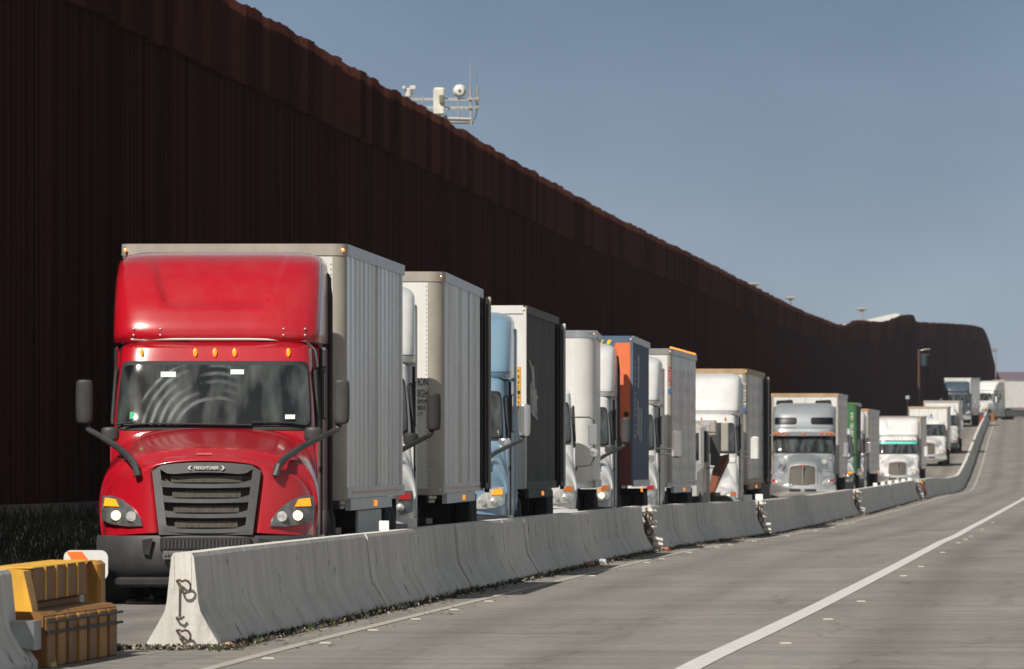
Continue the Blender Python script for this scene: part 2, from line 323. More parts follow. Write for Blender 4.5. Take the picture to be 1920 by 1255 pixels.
# ground materials use the road's own coordinates (u across, v along) from the UV map
def road_mat(name, col, tracks=(), joints=4.6, patch=.14):
    m = bpy.data.materials.new(name); m.use_nodes = True; t = m.node_tree; b = t.nodes['Principled BSDF']
    b.inputs['Roughness'].default_value = .75; b.inputs['Specular IOR Level'].default_value = .35
    uv = t.nodes.new('ShaderNodeUVMap'); uv.uv_map = 'UVMap'
    def noisy(sx, sy, sc, det, lo, hi, c0, c1):
        mp = t.nodes.new('ShaderNodeMapping'); mp.inputs['Scale'].default_value = (sx, sy, 1); t.links.new(uv.outputs[0], mp.inputs[0])
        n = t.nodes.new('ShaderNodeTexNoise'); n.inputs['Scale'].default_value = sc; n.inputs['Detail'].default_value = det; n.inputs['Roughness'].default_value = .6
        t.links.new(mp.outputs[0], n.inputs['Vector'])
        r = t.nodes.new('ShaderNodeValToRGB'); r.color_ramp.elements[0].position = lo; r.color_ramp.elements[1].position = hi
        r.color_ramp.elements[0].color = (c0,c0,c0,1); r.color_ramp.elements[1].color = (c1,c1,c1,1)
        t.links.new(n.outputs['Fac'], r.inputs[0]); return r.outputs[0]
    def mul(a, bq):
        x = t.nodes.new('ShaderNodeMix'); x.data_type = 'RGBA'; x.blend_type = 'MULTIPLY'; x.inputs[0].default_value = 1
        t.links.new(a, x.inputs[6]); t.links.new(bq, x.inputs[7]); return x.outputs[2]
    base = t.nodes.new('ShaderNodeRGB'); base.outputs[0].default_value = (*col, 1)
    out = base.outputs[0]
    out = mul(out, noisy(.7, .045, 1.0, 6, .32, .68, 1-patch, 1+patch))      # long worn streaks
    out = mul(out, noisy(.25, .10, 1.0, 4, .35, .65, 1-patch*.8, 1.05))
    out = mul(out, noisy(9, 2.2, 1.0, 6, .3, .7, .86, 1.10))
    out = mul(out, noisy(.10, 1.1, 1.0, 5, .40, .66, .86, 1.07))             # cross-lane weathering
    out = mul(out, noisy(1.8, .05, 1.0, 5, .60, .70, 1.0, .80))               # drips and tyre streaks               # fine grain
    out = mul(out, noisy(1.2, .9, 1.0, 5, .60, .72, 1.0, .86))               # spots
    sep = t.nodes.new('ShaderNodeSeparateXYZ'); t.links.new(uv.outputs[0], sep.inputs[0])
    for (c, wd, dk) in tracks:
        a = t.nodes.new('ShaderNodeMath'); a.operation = 'SUBTRACT'; a.inputs[1].default_value = c; t.links.new(sep.outputs[0], a.inputs[0])
        ab = t.nodes.new('ShaderNodeMath'); ab.operation = 'ABSOLUTE'; t.links.new(a.outputs[0], ab.inputs[0])
        mr = t.nodes.new('ShaderNodeMapRange'); mr.interpolation_type = 'SMOOTHSTEP'; mr.inputs['From Min'].default_value = 0; mr.inputs['From Max'].default_value = wd
        mr.inputs['To Min'].default_value = dk; mr.inputs['To Max'].default_value = 1; t.links.new(ab.outputs[0], mr.inputs[0])
        out = mul(out, mr.outputs[0])
    # fine map cracks, sealed and unsealed
    cm = t.nodes.new('ShaderNodeMapping'); cm.inputs['Scale'].default_value = (.42, .16, 1); t.links.new(uv.outputs[0], cm.inputs[0])
    cn = t.nodes.new('ShaderNodeTexNoise'); cn.inputs['Scale'].default_value = 2.5; cn.inputs['Detail'].default_value = 5; t.links.new(cm.outputs[0], cn.inputs['Vector'])
    ca = t.nodes.new('ShaderNodeMix'); ca.data_type = 'RGBA'; ca.inputs[0].default_value = .22; t.links.new(cm.outputs[0], ca.inputs[6]); t.links.new(cn.outputs['Color'], ca.inputs[7])
    vo = t.nodes.new('ShaderNodeTexVoronoi'); vo.feature = 'DISTANCE_TO_EDGE'; vo.inputs['Scale'].default_value = 1.0; t.links.new(ca.outputs[2], vo.inputs['Vector'])
    cq = t.nodes.new('ShaderNodeMapRange'); cq.inputs['From Min'].default_value = .004; cq.inputs['From Max'].default_value = .014; cq.inputs['To Min'].default_value = .80; cq.inputs['To Max'].default_value = 1
    t.links.new(vo.outputs['Distance'], cq.inputs[0]); out = mul(out, cq.outputs[0])
    if joints:
        md = t.nodes.new('ShaderNodeMath'); md.operation = 'PINGPONG'; md.inputs[1].default_value = joints/2; t.links.new(sep.outputs[1], md.inputs[0])
        lt = t.nodes.new('ShaderNodeMapRange'); lt.inputs['From Min'].default_value = 0.02; lt.inputs['From Max'].default_value = .09
        lt.inputs['To Min'].default_value = .80; lt.inputs['To Max'].default_value = 1; t.links.new(md.outputs[0], lt.inputs[0])
        out = mul(out, lt.outputs[0])
    t.links.new(out, b.inputs['Base Color'])
    n = t.nodes.new('ShaderNodeTexNoise'); n.inputs['Scale'].default_value = 12; n.inputs['Detail'].default_value = 5
    t.links.new(uv.outputs[0], n.inputs['Vector'])
    bu = t.nodes.new('ShaderNodeBump'); bu.inputs['Strength'].default_value = .25; bu.inputs['Distance'].default_value = .01
    t.links.new(n.outputs['Fac'], bu.inputs['Height']); t.links.new(bu.outputs[0], b.inputs['Normal'])
    return m

def conc_mat():
    m = mat('weathered_concrete', (.62, .60, .56), .85, var=.10, scale=2.2, bump=.5, bscale=14, stretch=(1, 1, .6))
    t = m.node_tree; b = t.nodes['Principled BSDF']; src = b.inputs['Base Color'].links[0].from_socket
    co = t.nodes.new('ShaderNodeTexCoord'); oi = t.nodes.new('ShaderNodeObjectInfo')
    ad = t.nodes.new('ShaderNodeVectorMath'); ad.operation = 'MULTIPLY_ADD'
    cb = t.nodes.new('ShaderNodeCombineXYZ'); t.links.new(oi.outputs['Random'], cb.inputs[0]); t.links.new(oi.outputs['Random'], cb.inputs[1])
    ad.inputs[1].default_value = (53, 91, 0); t.links.new(cb.outputs[0], ad.inputs[0]); t.links.new(co.outputs['Object'], ad.inputs[2])
    def layer(sc, scale, lo, hi, col, fac, src, det=6, rg=.65):
        mp = t.nodes.new('ShaderNodeMapping'); mp.inputs['Scale'].default_value = sc; t.links.new(ad.outputs[0], mp.inputs[0])
        n = t.nodes.new('ShaderNodeTexNoise'); n.inputs['Scale'].default_value = scale; n.inputs['Detail'].default_value = det; n.inputs['Roughness'].default_value = rg
        t.links.new(mp.outputs[0], n.inputs['Vector'])
        r = t.nodes.new('ShaderNodeValToRGB'); r.color_ramp.elements[0].position = lo; r.color_ramp.elements[1].position = hi
        r.color_ramp.elements[1].color = (fac,fac,fac,1); t.links.new(n.outputs['Fac'], r.inputs[0])
        x = t.nodes.new('ShaderNodeMix'); x.data_type = 'RGBA'; x.inputs[7].default_value = (*col,1)
        t.links.new(r.outputs[0], x.inputs[0]); t.links.new(src, x.inputs[6]); return x.outputs[2]
    o = layer((1, .7, .12), 1.5, .50, .68, (.24,.23,.215), .38, src)       # rain streaks
    o = layer((1, .35, .6), 4.2, .62, .65, (.05,.05,.05), .8, o, 9, .7)
    o = layer((1, .22, .35), 2.6, .60, .74, (.16,.15,.14), .55, o, 6, .7)       # chips and tyre scuffs
    o = layer((1, .8, 3), .8, .52, .62, (.52,.51,.49), .5, o, 4)            # pale scraped bands
    t.links.new(o, b.inputs['Base Color'])
    return m
M['conc'] = conc_mat()
M['road'] = road_mat('worn_concrete_pavement', (.225, .208, .188), [(1.55,.55,.80),(3.0,.5,.84),(5.6,.6,.76),(7.1,.5,.84),(9.4,.6,.8),(11,.6,.8)])
M['lane'] = road_mat('queue_lane_pavement', (.24, .222, .20), [(-1.6,.5,.75),(-3.4,.5,.75),(-2.5,.5,.85)], 4.6, .18)
M['dirt'] = mat('dry_verge_soil', (.15, .125, .09), .95, var=.3, scale=.4, dirt=.6, dcol=(.06,.07,.03), bump=.6)
M['line'] = mat('worn_white_road_paint', (.56, .56, .55), .7, var=.10, scale=9, dirt=.75, dcol=(.27,.26,.245))
M['edgeline'] = mat('faded_cream_edge_paint', (.36, .34, .30), .7, var=.12, scale=7, dirt=.9, dcol=(.26,.25,.235))
M['marker'] = mat('cream_pavement_marker', (.40, .375, .32), .5)

# ------------------------------------------------------------------ ground, road, lane, markings
def ds_list(d0, d1):
    out = []; d = d0
    while d < d1: out.append(d); d += 4 if d < 300 else (8 if d < 1300 else 60)
    out.append(d1); return out
def strip(name, u_list, d0, d1, lift, m, kind='structure', zf=None):
    b = MB(); b.uv = []; dl = ds_list(d0, d1); n = len(u_list)
    for d in dl:
        for u in u_list:
            uu = u(d) if callable(u) else u
            z = GZ(d) + lift + (zf(uu, d) if zf else 0)
            b.v.append((BX(d) + uu, d, z)); b.uv.append((uu, d))
    for k in range(len(dl)-1):
        for i in range(n-1):
            b.f.append((k*n+i, k*n+i+1, (k+1)*n+i+1, (k+1)*n+i)); b.m.append(0)
    o = b.build(name, m, None, True, recalc=False); tag(o, kind=kind); return o
def bank(u, d):
    uw = WXf(d) - BX(d)
    if u > -5.2: return 0
    t = min(1, (-5.2 - u) / max(.5, (-5.2 - uw)))
    return .80 * (t*t*(3-2*t))
strip('ground', [-900, -200, -60, -25, -14, lambda d: WXf(d)-BX(d)-.5, lambda d: WXf(d)-BX(d)+.6, -7.6, -6.8, -6, -5.4, -5.0, 0, 14, 22, 60, 200, 900], -60, 3350, -.02, M['dirt'], zf=bank)
strip('queue_lane', [-5.2, -4, -3, -2, -1, -.35], -40, 1262, .0, M['lane'])
strip('road', [-.345, 1, 2, 3, 4, 6, 8, 10, 12, 15], -40, 1262, .0, M['road'])
e = strip('edge_line', [.50, .62], -20, 1200, .005, M['edgeline']); tag(e, kind='structure')
_lp = hermite([(935,1920),(985,1829),(1037,1727),(1089,1629),(1139,1530),(1255,1290),(1400,990)])   # measured course of the line
LO = hermite([(60,4.2)] + [(q_, px(_lp(HOR+(CH-GZ(q_))*F/q_), q_) - BX(q_)) for q_ in (87,105,130,165,205,245,290,340,400,480)] + [(620,4.2),(700,4.2)])
e = strip('lane_line', [lambda d: LO(d)-.10, lambda d: LO(d)+.10], -20, 1200, .005, M['line'])
e = strip('far_edge_line', [12.6, 12.75], -20, 1200, .005, M['line'])
e = strip('queue_lane_line', [-4.75, -4.63], -20, 1200, .005, M['edgeline'])

# cream raised pavement markers beside the two painted lines
mk = MB(); mk.loft([[(-.055,-.05,0),(.055,-.05,0),(.055,.05,0),(-.055,.05,0)], [(-.04,-.03,.013),(.04,-.03,.013),(.04,.03,.013),(-.04,.03,.013)]], True, True)
proto = mk.build('pavement_marker', M['marker'])
tag(proto, 'small cream raised pavement marker glued beside the faded edge line near the concrete barrier', 'pavement marker', 'pavement markers along the edge line')
k = 0; d = 84.0; first = True
while d < 330:
    o = proto if first else proto.copy()
    if not first: COL.objects.link(o)
    first = False
    o.location = (BX(d)+.74+random.uniform(-.02,.02), d, GZ(d)+.002); o.rotation_euler = (0,0,random.uniform(-.06,.06)); d += 7.3 if d < 130 else random.choice([7.3, 14.6, 21.9])
d = 98.5
while d < 330:
    o = proto.copy(); COL.objects.link(o)
    tag(o, 'small cream raised pavement marker just right of the bright white lane line', 'pavement marker', 'pavement markers along the lane line')
    o.location = (BX(d)+LO(d)+.38+random.uniform(-.02,.02), d, GZ(d)+.002); o.rotation_euler = (0,0,random.uniform(-.06,.06)); d += 14.6 if d < 110 else random.choice([14.6, 29.2])

# ------------------------------------------------------------------ concrete barrier
SEG = 6.1
def rail_rings(L, jag=0.):
    prof = [(.30,0),(.30,.055),(.215,.20),(.15,.32),(.133,.40),(.095,.775),(.075,.81)]
    rings = []
    for j in range(9):
        y = L*j/8
        r = [(x, y, z) for x, z in prof] + [(-x, y, z) for x, z in reversed(prof)]
        rings.append([(p[0] + .0015*noise.noise(Vector((p[0]*3, y*1.3, p[2]*4))), p[1], p[2] + (.006*noise.noise(Vector((y*1.7, 5, p[0]))) if p[2] > .5 else 0)) for p in r])
    return rings
def rail(name='concrete_barrier_section', L=SEG-.025):
    b = MB(); b.loft(rail_rings(L), True, True); return b.build(name, M['conc'], None, False)
def loop(zc, parent):
    b = MB(); pts = []
    for a in range(-2, 13):
        t = a*math.pi/10
        pts.append((.045*math.cos(t)+.01, -.05-.075*math.sin(t) if a >= 0 else .01, zc + .0))
    pts = [(-.045,.02,zc+.01),(-.045,-.04,zc+.015),(-.02,-.06,zc+.02)] + [(.03+.045*math.cos(a), -.07-.01*math.sin(a), zc-.035+.055*math.sin(a)) for a in [2.2-k*.62 for k in range(9)]] + [(-.02,-.04,zc-.01),(-.03,.02,zc-.015)]
    b.tube(pts, .0105, 8); return b.build('rebar_loop', M['rebar'], parent, True)
railbase = rail()
def place_rail(o, d, jit=1.):
    h = math.atan((BX(d+SEG)-BX(d))/SEG)
    o.location = (BX(d)-.30+random.choice([0,0,0,.018,-.012])*jit + place_rail.off, d, GZ(d)+.0)
    o.rotation_euler = (math.atan((GZ(d+SEG)-GZ(d))/SEG), 0, -h+random.uniform(-.0022,.0022)*jit)
place_rail.off = 0
GAPS = {20: 'fourth', 0: ''}
gap_d = [211, 271, 361, 480]
first = empty('concrete_barrier_section', (0,0,0), 0, 'nearest concrete barrier section, its sunlit end face showing rebar loops', 'barrier', 'concrete barrier sections')
d = 96.0; place_rail(first, d, 0)
bd = rail(); bd.name = 'barrier_body'; bd.parent = first
for z in (.56, .14): loop(z, first)
b = MB(); b.tube([(-.05,.01,.26),(-.045,-.05,.265),(-.01,-.055,.25),(.02,-.05,.275)], .0105, 7); b.build('rebar_loop', M['rebar'], first, True)
b = MB(); b.tube([(-.026,-.02,.27),(-.022,-.02,.55)], .006, 6); b.build('joint_pin', M['rebar'], first, True)
b = MB(); b.box(-.078, -.072, -.006, .004, .5, .79); b.box(.07, .076, -.006, .004, .55, .79); b.build('formwork_ridge', M['conc'], first)
GEN = 'grey weathered concrete barrier section in the long line beside the queue'
d += SEG; i = 1; gi = 0; used = False
nseg = 0
gap_names = ['open gap beside the fifth truck in line', 'gap below the big white cab', 'gap below the green container truck', 'gap where orange rags hang']
while d < 1150:
    is_gap = gi < 4 and d <= gap_d[gi] < d + SEG
    off = .0
    for g in gap_d:
        if g-60 < d < g: off = -.10*((d-(g-60))/60)
        if g <= d < g+30: off = .07*(1-(d-g)/30)
    if is_gap:
        place_rail.off = .07
        r = empty('concrete_barrier_section', (0,0,0), 0, 'barrier section with dark broken joint and rebar, %s' % gap_names[gi], 'barrier', 'concrete barrier sections')
        d += .22
        place_rail(r, d, 0)
        c = bd.copy(); COL.objects.link(c); c.parent = r
        for z in (.66, .42, .20):
            l = loop(z, r); l.scale = (1.6, 1.8, 1.6); l.location = (0, 0, -.6*z)
        pb = MB(); pb.tube([(.0,-.09,.05),(.01,-.10,.78)], .02, 8); pb.build('joint_pin', M['rebar'], r, True)
        sb = MB()
        rr = random.Random(gi+3)
        for q in (0, 1, 3, 4, 6):     # broken concrete edges
            zc = .10+q*.1; x0 = .05 + (.8-zc)*.02
            sb.tube([(x0-.02, .03, zc), (x0+.05+rr.random()*.03, -.05-rr.random()*.06, zc+.02), (x0+.10+(.12 if zc<.3 else 0), .02, zc+rr.uniform(-.02,.04))], [.05, .03+rr.random()*.02, .05], 5)
        sb.build('broken_edge', M['conc'], r)
        gi += 1
    else:
        place_rail.off = off
        r = railbase if not used else railbase.copy()
        if used: COL.objects.link(r)
        else: tag(r, GEN, 'barrier', 'concrete barrier sections')
        used = True
        place_rail(r, d)
    d += SEG; nseg += 1

# reflectors on the barrier top
rb = MB(); rb.bbox(-.055, .055, -.01, .01, .0, .11, .004); rb.box(-.03,.03,-.03,.03,-.01,.012)
rf0 = rb.build('barrier_reflector', mat('white_reflector', (.82,.82,.80), .35, var=.04))
def refl(d, s, label, first=[True], group='white reflectors on the barrier top'):
    o = rf0 if first[0] else rf0.copy()
    if not first[0]: COL.objects.link(o)
    first[0] = False
    o.location = (BX(d)-.30, d, GZ(d)+.812); o.scale = (s, 1, 1 if s < 1.5 else 1.2); tag(o, label, 'reflector', group)
refl(125.4, 1, 'left white square of the close reflector pair on the barrier by the first trailer')
refl(131.0, 1, 'right white square of the close reflector pair on the barrier by the first trailer')
refl(262, 2.0, 'wide white reflector on the barrier top under the big white cab, left of two')
refl(270, 1.6, 'white barrier reflector just right of the wide one under the big white cab')
for dd in (405, 418, 432, 447, 462, 392):
    refl(dd, 1.25, 'small white reflector in the barrier row below the far cab with teal sunstrip')

# orange and white rag / flasher bits hanging at the fourth joint
b = MB(); dd = 480
b.lathe_y([(-.03,.05),(-.02,.10),(.02,.10),(.03,.05)], BX(dd)-.14, dd-.3, GZ(dd)+.66, 14)
o = b.build('warning_lamp', M['yellow'], None, True); tag(o, 'round yellow warning lamp hanging on the far joint of the barrier', 'lamp')
b = MB(); b.tube([(BX(dd)-.02,dd-.32,GZ(dd)+.72),(BX(dd)-.01,dd-.34,GZ(dd)+.5),(BX(dd)+.06,dd-.35,GZ(dd)+.3),(BX(dd)+.03,dd-.35,GZ(dd)+.08)], [.05,.07,.06,.04], 7)
o = b.build('rag', M['rust'], None, True); tag(o, 'rusty red rag hanging under the yellow lamp at the far barrier joint', 'rag')

# ------------------------------------------------------------------ litter and weeds along the barrier foot
b = MB(); rr = random.Random(5)
for i in range(9000):
    dd = 92 + (rr.random()**1.5)*380
    dens = .5 + .5*noise.noise(Vector((dd*.12, 0, 0)))
    if rr.random() > .35 + .65*dens: continue
    u = .0 + abs(rr.gauss(0, .13)) if rr.random() < .93 else rr.uniform(-.1, .9)
    if dd < 95.9: dd = 95.2 + rr.random()*.75; u = rr.uniform(-.75, .25)
    x = BX(dd)+u-.01; s = rr.uniform(.01, .035); z = GZ(dd)+.003
    a = rr.random()*6.28; c, sn = math.cos(a)*s, math.sin(a)*s
    h = rr.uniform(.004, .04) if u < .2 else .006
    b.mi = rr.choice([0,0,0,0,1,1,2])
    b.add([(x+c,dd+sn,z),(x-sn,dd+c,z+h*.3),(x-c,dd-sn,z+h),(x+sn,dd-c,z+h*.5),(x,dd,z+h*1.3)], [(0,1,4),(1,2,4),(2,3,4),(3,0,4),(0,3,2,1)])
tag(b.build('litter', [mat('dark_debris', (.03,.026,.02), .9, var=.4), mat('dry_leaf_debris', (.13,.10,.06), .9, var=.4), mat('pale_grit', (.28,.26,.22), .9)]), 'dark leaves, grit and scraps blown along the foot of the concrete barrier', 'litter', kind='stuff')
b = MB()
for i in range(260):
    dd = 93 + (rr.random()**1.3)*150
    if noise.noise(Vector((dd*.25, 3, 0))) < -.05: continue
    x = BX(dd)+rr.uniform(-.02,.16); z = GZ(dd)
    for q in range(7):
        a = rr.random()*6.28; l = rr.uniform(.03,.10); t = rr.uniform(.2,.9)
        ex, ey, ez = x+math.cos(a)*l*t, dd+math.sin(a)*l*t, z+l
        b.add([(x-.006,dd,z),(x+.006,dd,z),(ex,ey,ez)], [(0,1,2)])
tag(b.build('weeds', mat('weed_green', (.04,.055,.015), .8, var=.3), recalc=False), 'small weeds growing in the dirt along the barrier foot', 'weeds', kind='stuff')
def scrap(name, pxx, d, u, col, size, label, cat):
    b = MB(); s = size; rr2 = random.Random(int(d*10))
    pts = [(rr2.uniform(-.2,.2)*s, rr2.uniform(-.2,.2)*s, 0) for _ in range(3)]
    r1 = [(math.cos(a)*s*rr2.uniform(.7,1.1), math.sin(a)*s*.7, 0) for a in [k*.9 for k in range(7)]]
    r2 = [(p[0]*.8, p[1]*.8, s*rr2.uniform(.4,.8)) for p in r1]
    r3 = [(p[0]*.3, p[1]*.3, s*rr2.uniform(.7,.95)) for p in r1]
    b.loft([r1, r2, r3], True, True)
    o = b.build(name, mat(name+'_mat', col, .6)); o.location = (BX(d)+u, d, GZ(d)+.003); tag(o, label, cat); return o
scrap('cardboard_scrap', 0, 96.3, .07, (.45,.28,.16), .06, 'tan cardboard scrap lying at the right foot of the nearest barrier end', 'scrap')
scrap('crushed_cup', 0, 173.5, .08, (.45,.16,.11), .08, 'crushed pinkish cup among the leaves halfway along the barrier foot', 'cup')
scrap('plastic_bag', 0, 176.5, .12, (.5,.5,.55), .09, 'pale plastic bag just beyond the crushed pinkish cup at the barrier foot', 'bag')
scrap('bottle', 0, 106.8, .10, (.02,.22,.08), .04, 'green plastic bottle scrap in the dirt at the barrier foot', 'bottle')
scrap('wrapper', 0, 109.5, .12, (.6,.42,.05), .035, 'yellow wrapper next to the green bottle scrap at the barrier foot', 'wrapper')
scrap('paper_scrap', 0, 108.2, .12, (.6,.6,.62), .035, 'crumpled white paper between the green bottle scrap and the yellow wrapper', 'paper')
scrap('red_wrapper', 0, 206, .13, (.5,.12,.05), .07, 'orange red wrapper at the barrier foot before the first broken joint', 'wrapper')

# ------------------------------------------------------------------ crash cushion at lower left
d0 = 88.0; h0 = .046
brn2 = mat('orange_brown_plastic', (.40, .18, .022), .7, var=.3, dirt=.6, dcol=(.10,.045,.015), scale=5, stretch=(1,2,.4))
r = empty('crash_cushion', (px(15, d0), d0, GZ(d0)), -h0, 'yellow ribbed crash cushion at the lower left with a dark cabled lower section', 'crash cushion')
ycol = mat('sun_bleached_yellow_plastic', (.66, .36, .03), .6, var=.15, dirt=.45, dcol=(.22,.11,.03), scale=4)
brn = mat('stained_shade_brown_plastic', (.25, .105, .016), .7, var=.3, dirt=.7, dcol=(.12,.055,.02), scale=5, stretch=(1,2,.4))  # shade on the yellow plastic put into a browner base colour, plus stains
b = MB(); b.loft([[(-.35,0,0),(.34,0,0),(.32,0,.10),(.20,0,.42),(.12,0,.80),(-.05,0,.82),(-.35,0,.80)],
                  [(-.35,.5,0),(.34,.5,0),(.32,.5,.10),(.20,.5,.42),(.13,.5,.80),(-.05,.9,.82),(-.35,.9,.80)]], True, True)
b.build('nose_panel', ycol, r)
for k in range(5):
    y = .52 + k*1.0; b = MB(); b.bbox(-.22, .15, y, y+.93, .53, .812, .012); b.build('cartridge', brn, r)
for k in range(4): b = MB(); b.box(.0, .165, 1.45+k*1.0, 1.56+k*1.0, .54, .818); b.build('rib', ycol, r)
b = MB(); b.bbox(-.25, .09, .5, 5.6, .0, .53, .02); b.build('core', brn, r)
b = MB(); b.bbox(-.22, .15, .5, 6.3, .812, .825, .006); b.build('top_strip', ycol, r)
b = MB()
b.loft([[(.0,-.3,0),(.30,-.3,0),(.30,-.3,.43),(.26,-.3,.46),(.0,-.3,.47)],[(.0,5.2,0),(.42,5.2,0),(.42,5.2,.43),(.38,5.2,.46),(.0,5.2,.47)]], True, True)
b.build('lower_housing', brn, r)
for k in range(7): x_ = .29+.0218*(k*.78+.35); b = MB(); b.bbox(x_-.03, x_+.035, -.28+k*.78, .42+k*.78, .0, .42, .012); b.build('lower_rib', [brn, brn2][k % 2], r)
for z in (.38, .29):
    b = MB(); b.tube([(.335, -.3, z), (.46, 5.3, z)], .013, 6); b.build('cable', M['black'], r, True)
b = MB(); b.tube([(.06, 5.9, 0),(.06,5.9,.80)], .04, 10); b.build('steel_post', M['alu'], r, True)
b = MB(); b.bbox(.10, .225, 6.0, 6.5, 0, .82, .03); b.build('end_cap', brn2, r)
b = MB(); b.loft([[(-.30,-1.2,.40),(-.30,-1.2,.30),(-.30,-.4,.30),(-.30,-.4,.40)],[(.29,-1.0,.40),(.29,-1.0,.16),(.29,-.35,.16),(.29,-.35,.40)]], True, True); b.build('steel_bracket', mat('grey_galvanised_steel', (.28,.30,.31), .5, .6, var=.2, dirt=.5), r)
r.scale = (1, 1, .93)
# its own barrier stub to the left
st = railbase.copy(); COL.objects.link(st); tag(st, 'shaded concrete barrier section at the bottom left corner in front of the yellow crash cushion', 'barrier', 'concrete barrier sections')
st.location = (px(15,d0)-.03-6.5*h0, d0-6.5, GZ(88)); st.rotation_euler = (0,0,-h0); st.scale = (1,1,.94)
# striped board
r = empty('striped_board', (px(161,95), 95, GZ(95)), 0, 'rounded white board with an orange diagonal stripe behind the yellow crash cushion', 'marker board')
zt = pz(1032, 95)-GZ(95); 
def rrect(x0,x1,z0,z1,rd,y):
    pts=[]
    for (cx,cz,a0) in ((x1-rd,z1-rd,0),(x0+rd,z1-rd,90),(x0+rd,z0+rd,180),(x1-rd,z0+rd,270)):
        for k in range(5): a=R(a0+k*22.5); pts.append((cx+rd*math.cos(a),y,cz+rd*math.sin(a)))
    return pts
b = MB(); b.poly(rrect(-.185,.185,zt-.25,zt,.06,0), .02); b.build('board', M['trwhite'], r)
b = MB(); b.poly([(-.16,-.003,zt-.012),(-.03,-.003,zt-.012),(.06,-.003,zt-.13),(-.09,-.003,zt-.13)], .002)
b.poly([(-.16+.2,-.003,zt-.17),(.09,-.003,zt-.17),(.13,-.003,zt-.24),(.05,-.003,zt-.24)], .002); b.build('stripe', mat('orange_sheeting', (.75,.16,.02), .5), r)
b = MB(); b.tube([(-.1,.04,0),(-.1,.04,zt-.05)], .02, 8); b.tube([(.1,.04,0),(.1,.04,zt-.05)], .02, 8); b.build('post', M['alu'], r, True)
b = MB(); b.bbox(-.3,.3,-.1,.3,0,.06,.02); b.build('foot', M['black'], r)

# ------------------------------------------------------------------ steel border wall
r = empty('border_wall', (0,0,0), 0, 'towering rust brown steel wall with ribbed top band running behind the trucks', 'wall')
def rustwall(name, c, v=.35):
    m = mat(name, c, .9, 0, 0, v*.5, 1.6, .25, tuple(q*.45 for q in c), stretch=(1,1,.15), spec=0.); return m
wm = [rustwall('dark_rust_a', (.044,.0150,.0115)), rustwall('dark_rust_b', (.066,.024,.0185)), rustwall('dark_rust_c', (.024,.0080,.0065))]
bars = MB(); plates = MB(); foot = MB(); rw = random.Random(3)
d = 96.0; n = 0
jit = 0; pj = 0; po = 0
pitch_n = 0
while d < 2650:
    step = .26 if d < 500 else (.52 if d < 900 else 1.3)
    x = WXf(d); z0 = GZ(d)+.55; zt = WTf(d)
    dx = WXf(d+step)-x
    if n % 9 == 0: jit = rw.uniform(-.05,.05)
    bars.mi = rw.choice([0,0,0,1,2])
    w_ = step*.6
    s_ = dx/step
    xx = x
    ztt = zt-.12+jit
    bars.add([(xx-.075,d,z0),(xx+.075,d,z0),(xx+.075+w_*s_,d+w_,z0),(xx-.075+w_*s_,d+w_,z0),
              (xx-.075,d,ztt),(xx+.075,d,ztt),(xx+.075+w_*s_,d+w_,ztt),(xx-.075+w_*s_,d+w_,ztt)],
             [(0,1,5,4),(1,2,6,5),(2,3,7,6),(3,0,4,7),(4,5,6,7)])
    d += step; n += 1
# solid backing closes the gaps well beyond the bars' depth
bk = MB(); q = ds_list(96, 2700)
for i in range(len(q)-1):
    a, c = q[i], q[i+1]
    bk.add([(WXf(a)-.05,a,GZ(a)+.3),(WXf(c)-.05,c,GZ(c)+.3),(WXf(c)-.05,c,WTf(c)-.5),(WXf(a)-.05,a,WTf(a)-.5),
            (WXf(a)+.0,a,GZ(a)+.3),(WXf(c)+.0,c,GZ(c)+.3),(WXf(c)+.0,c,WTf(c)-.5),(WXf(a)+.0,a,WTf(a)-.5)],
           [(0,1,2,3),(4,7,6,5),(3,2,6,7)])
bars.build('bollard', wm, r); bk.build('backing_plate', wm[2], r)
# ribbed anti-climb plates, one folded sheet per 2.4 m panel
d = 96.0; k = 0
while d < 2650:
    L = 2.44 if d < 900 else 6
    x = WXf(d); s_ = (WXf(d+L)-x)/L
    hj = rw.uniform(-.06,.03); oj = rw.uniform(0,.02); tilt = rw.uniform(-.01,.04)
    zt = WTf(d)+hj; zb = WTf(d)-1.55+rw.uniform(-.05,.05)
    zt2 = zt + (WTf(d+L)-WTf(d)) + rw.uniform(-.04,.02)
    pts = []
    nf = 6; y = 0
    for j in range(nf):
        for (a, o) in ((0,0),(.42,0),(.50,.10),(.92,.10)):
            pts.append(((j+a)/nf*L*.985, o))
    pts.append((L*.985, 0))
    plates.mi = rw.choice([0,1,1,2])
    vs = []
    for (yy, o) in pts:
        t = yy/L
        vs.append((x+.10+oj+o+s_*yy, d+yy, zb)); vs.append((x+.10+oj+o+s_*yy+tilt*.6, d+yy, zt+(zt2-zt)*t + rw.uniform(-.015,.015)))
    m_ = len(pts); base = len(vs)
    for (yy, o) in pts:
        t = yy/L
        vs.append((x+.085+oj+o+s_*yy, d+yy, zb)); vs.append((x+.085+oj+o+s_*yy+tilt*.6, d+yy, zt+(zt2-zt)*t))
    fs = [(2*i, 2*i+2, 2*i+3, 2*i+1) for i in range(m_-1)] + [(base+2*i, base+2*i+1, base+2*i+3, base+2*i+2) for i in range(m_-1)] + [(2*i+1, 2*i+3, base+2*i+3, base+2*i+1) for i in range(m_-1)]
    fs += [(0,1,base+1,base),(2*m_-2, base+2*m_-2, base+2*m_-1, 2*m_-1)]
    plates.add(vs, fs)
    d += L
wp = [rustwall('plate_rust_a', (.052,.0185,.0135)), rustwall('plate_rust_b', (.076,.028,.020)), rustwall('plate_rust_c', (.040,.0140,.0105))]
plates.build('anti_climb_plate', wp, r, recalc=False)
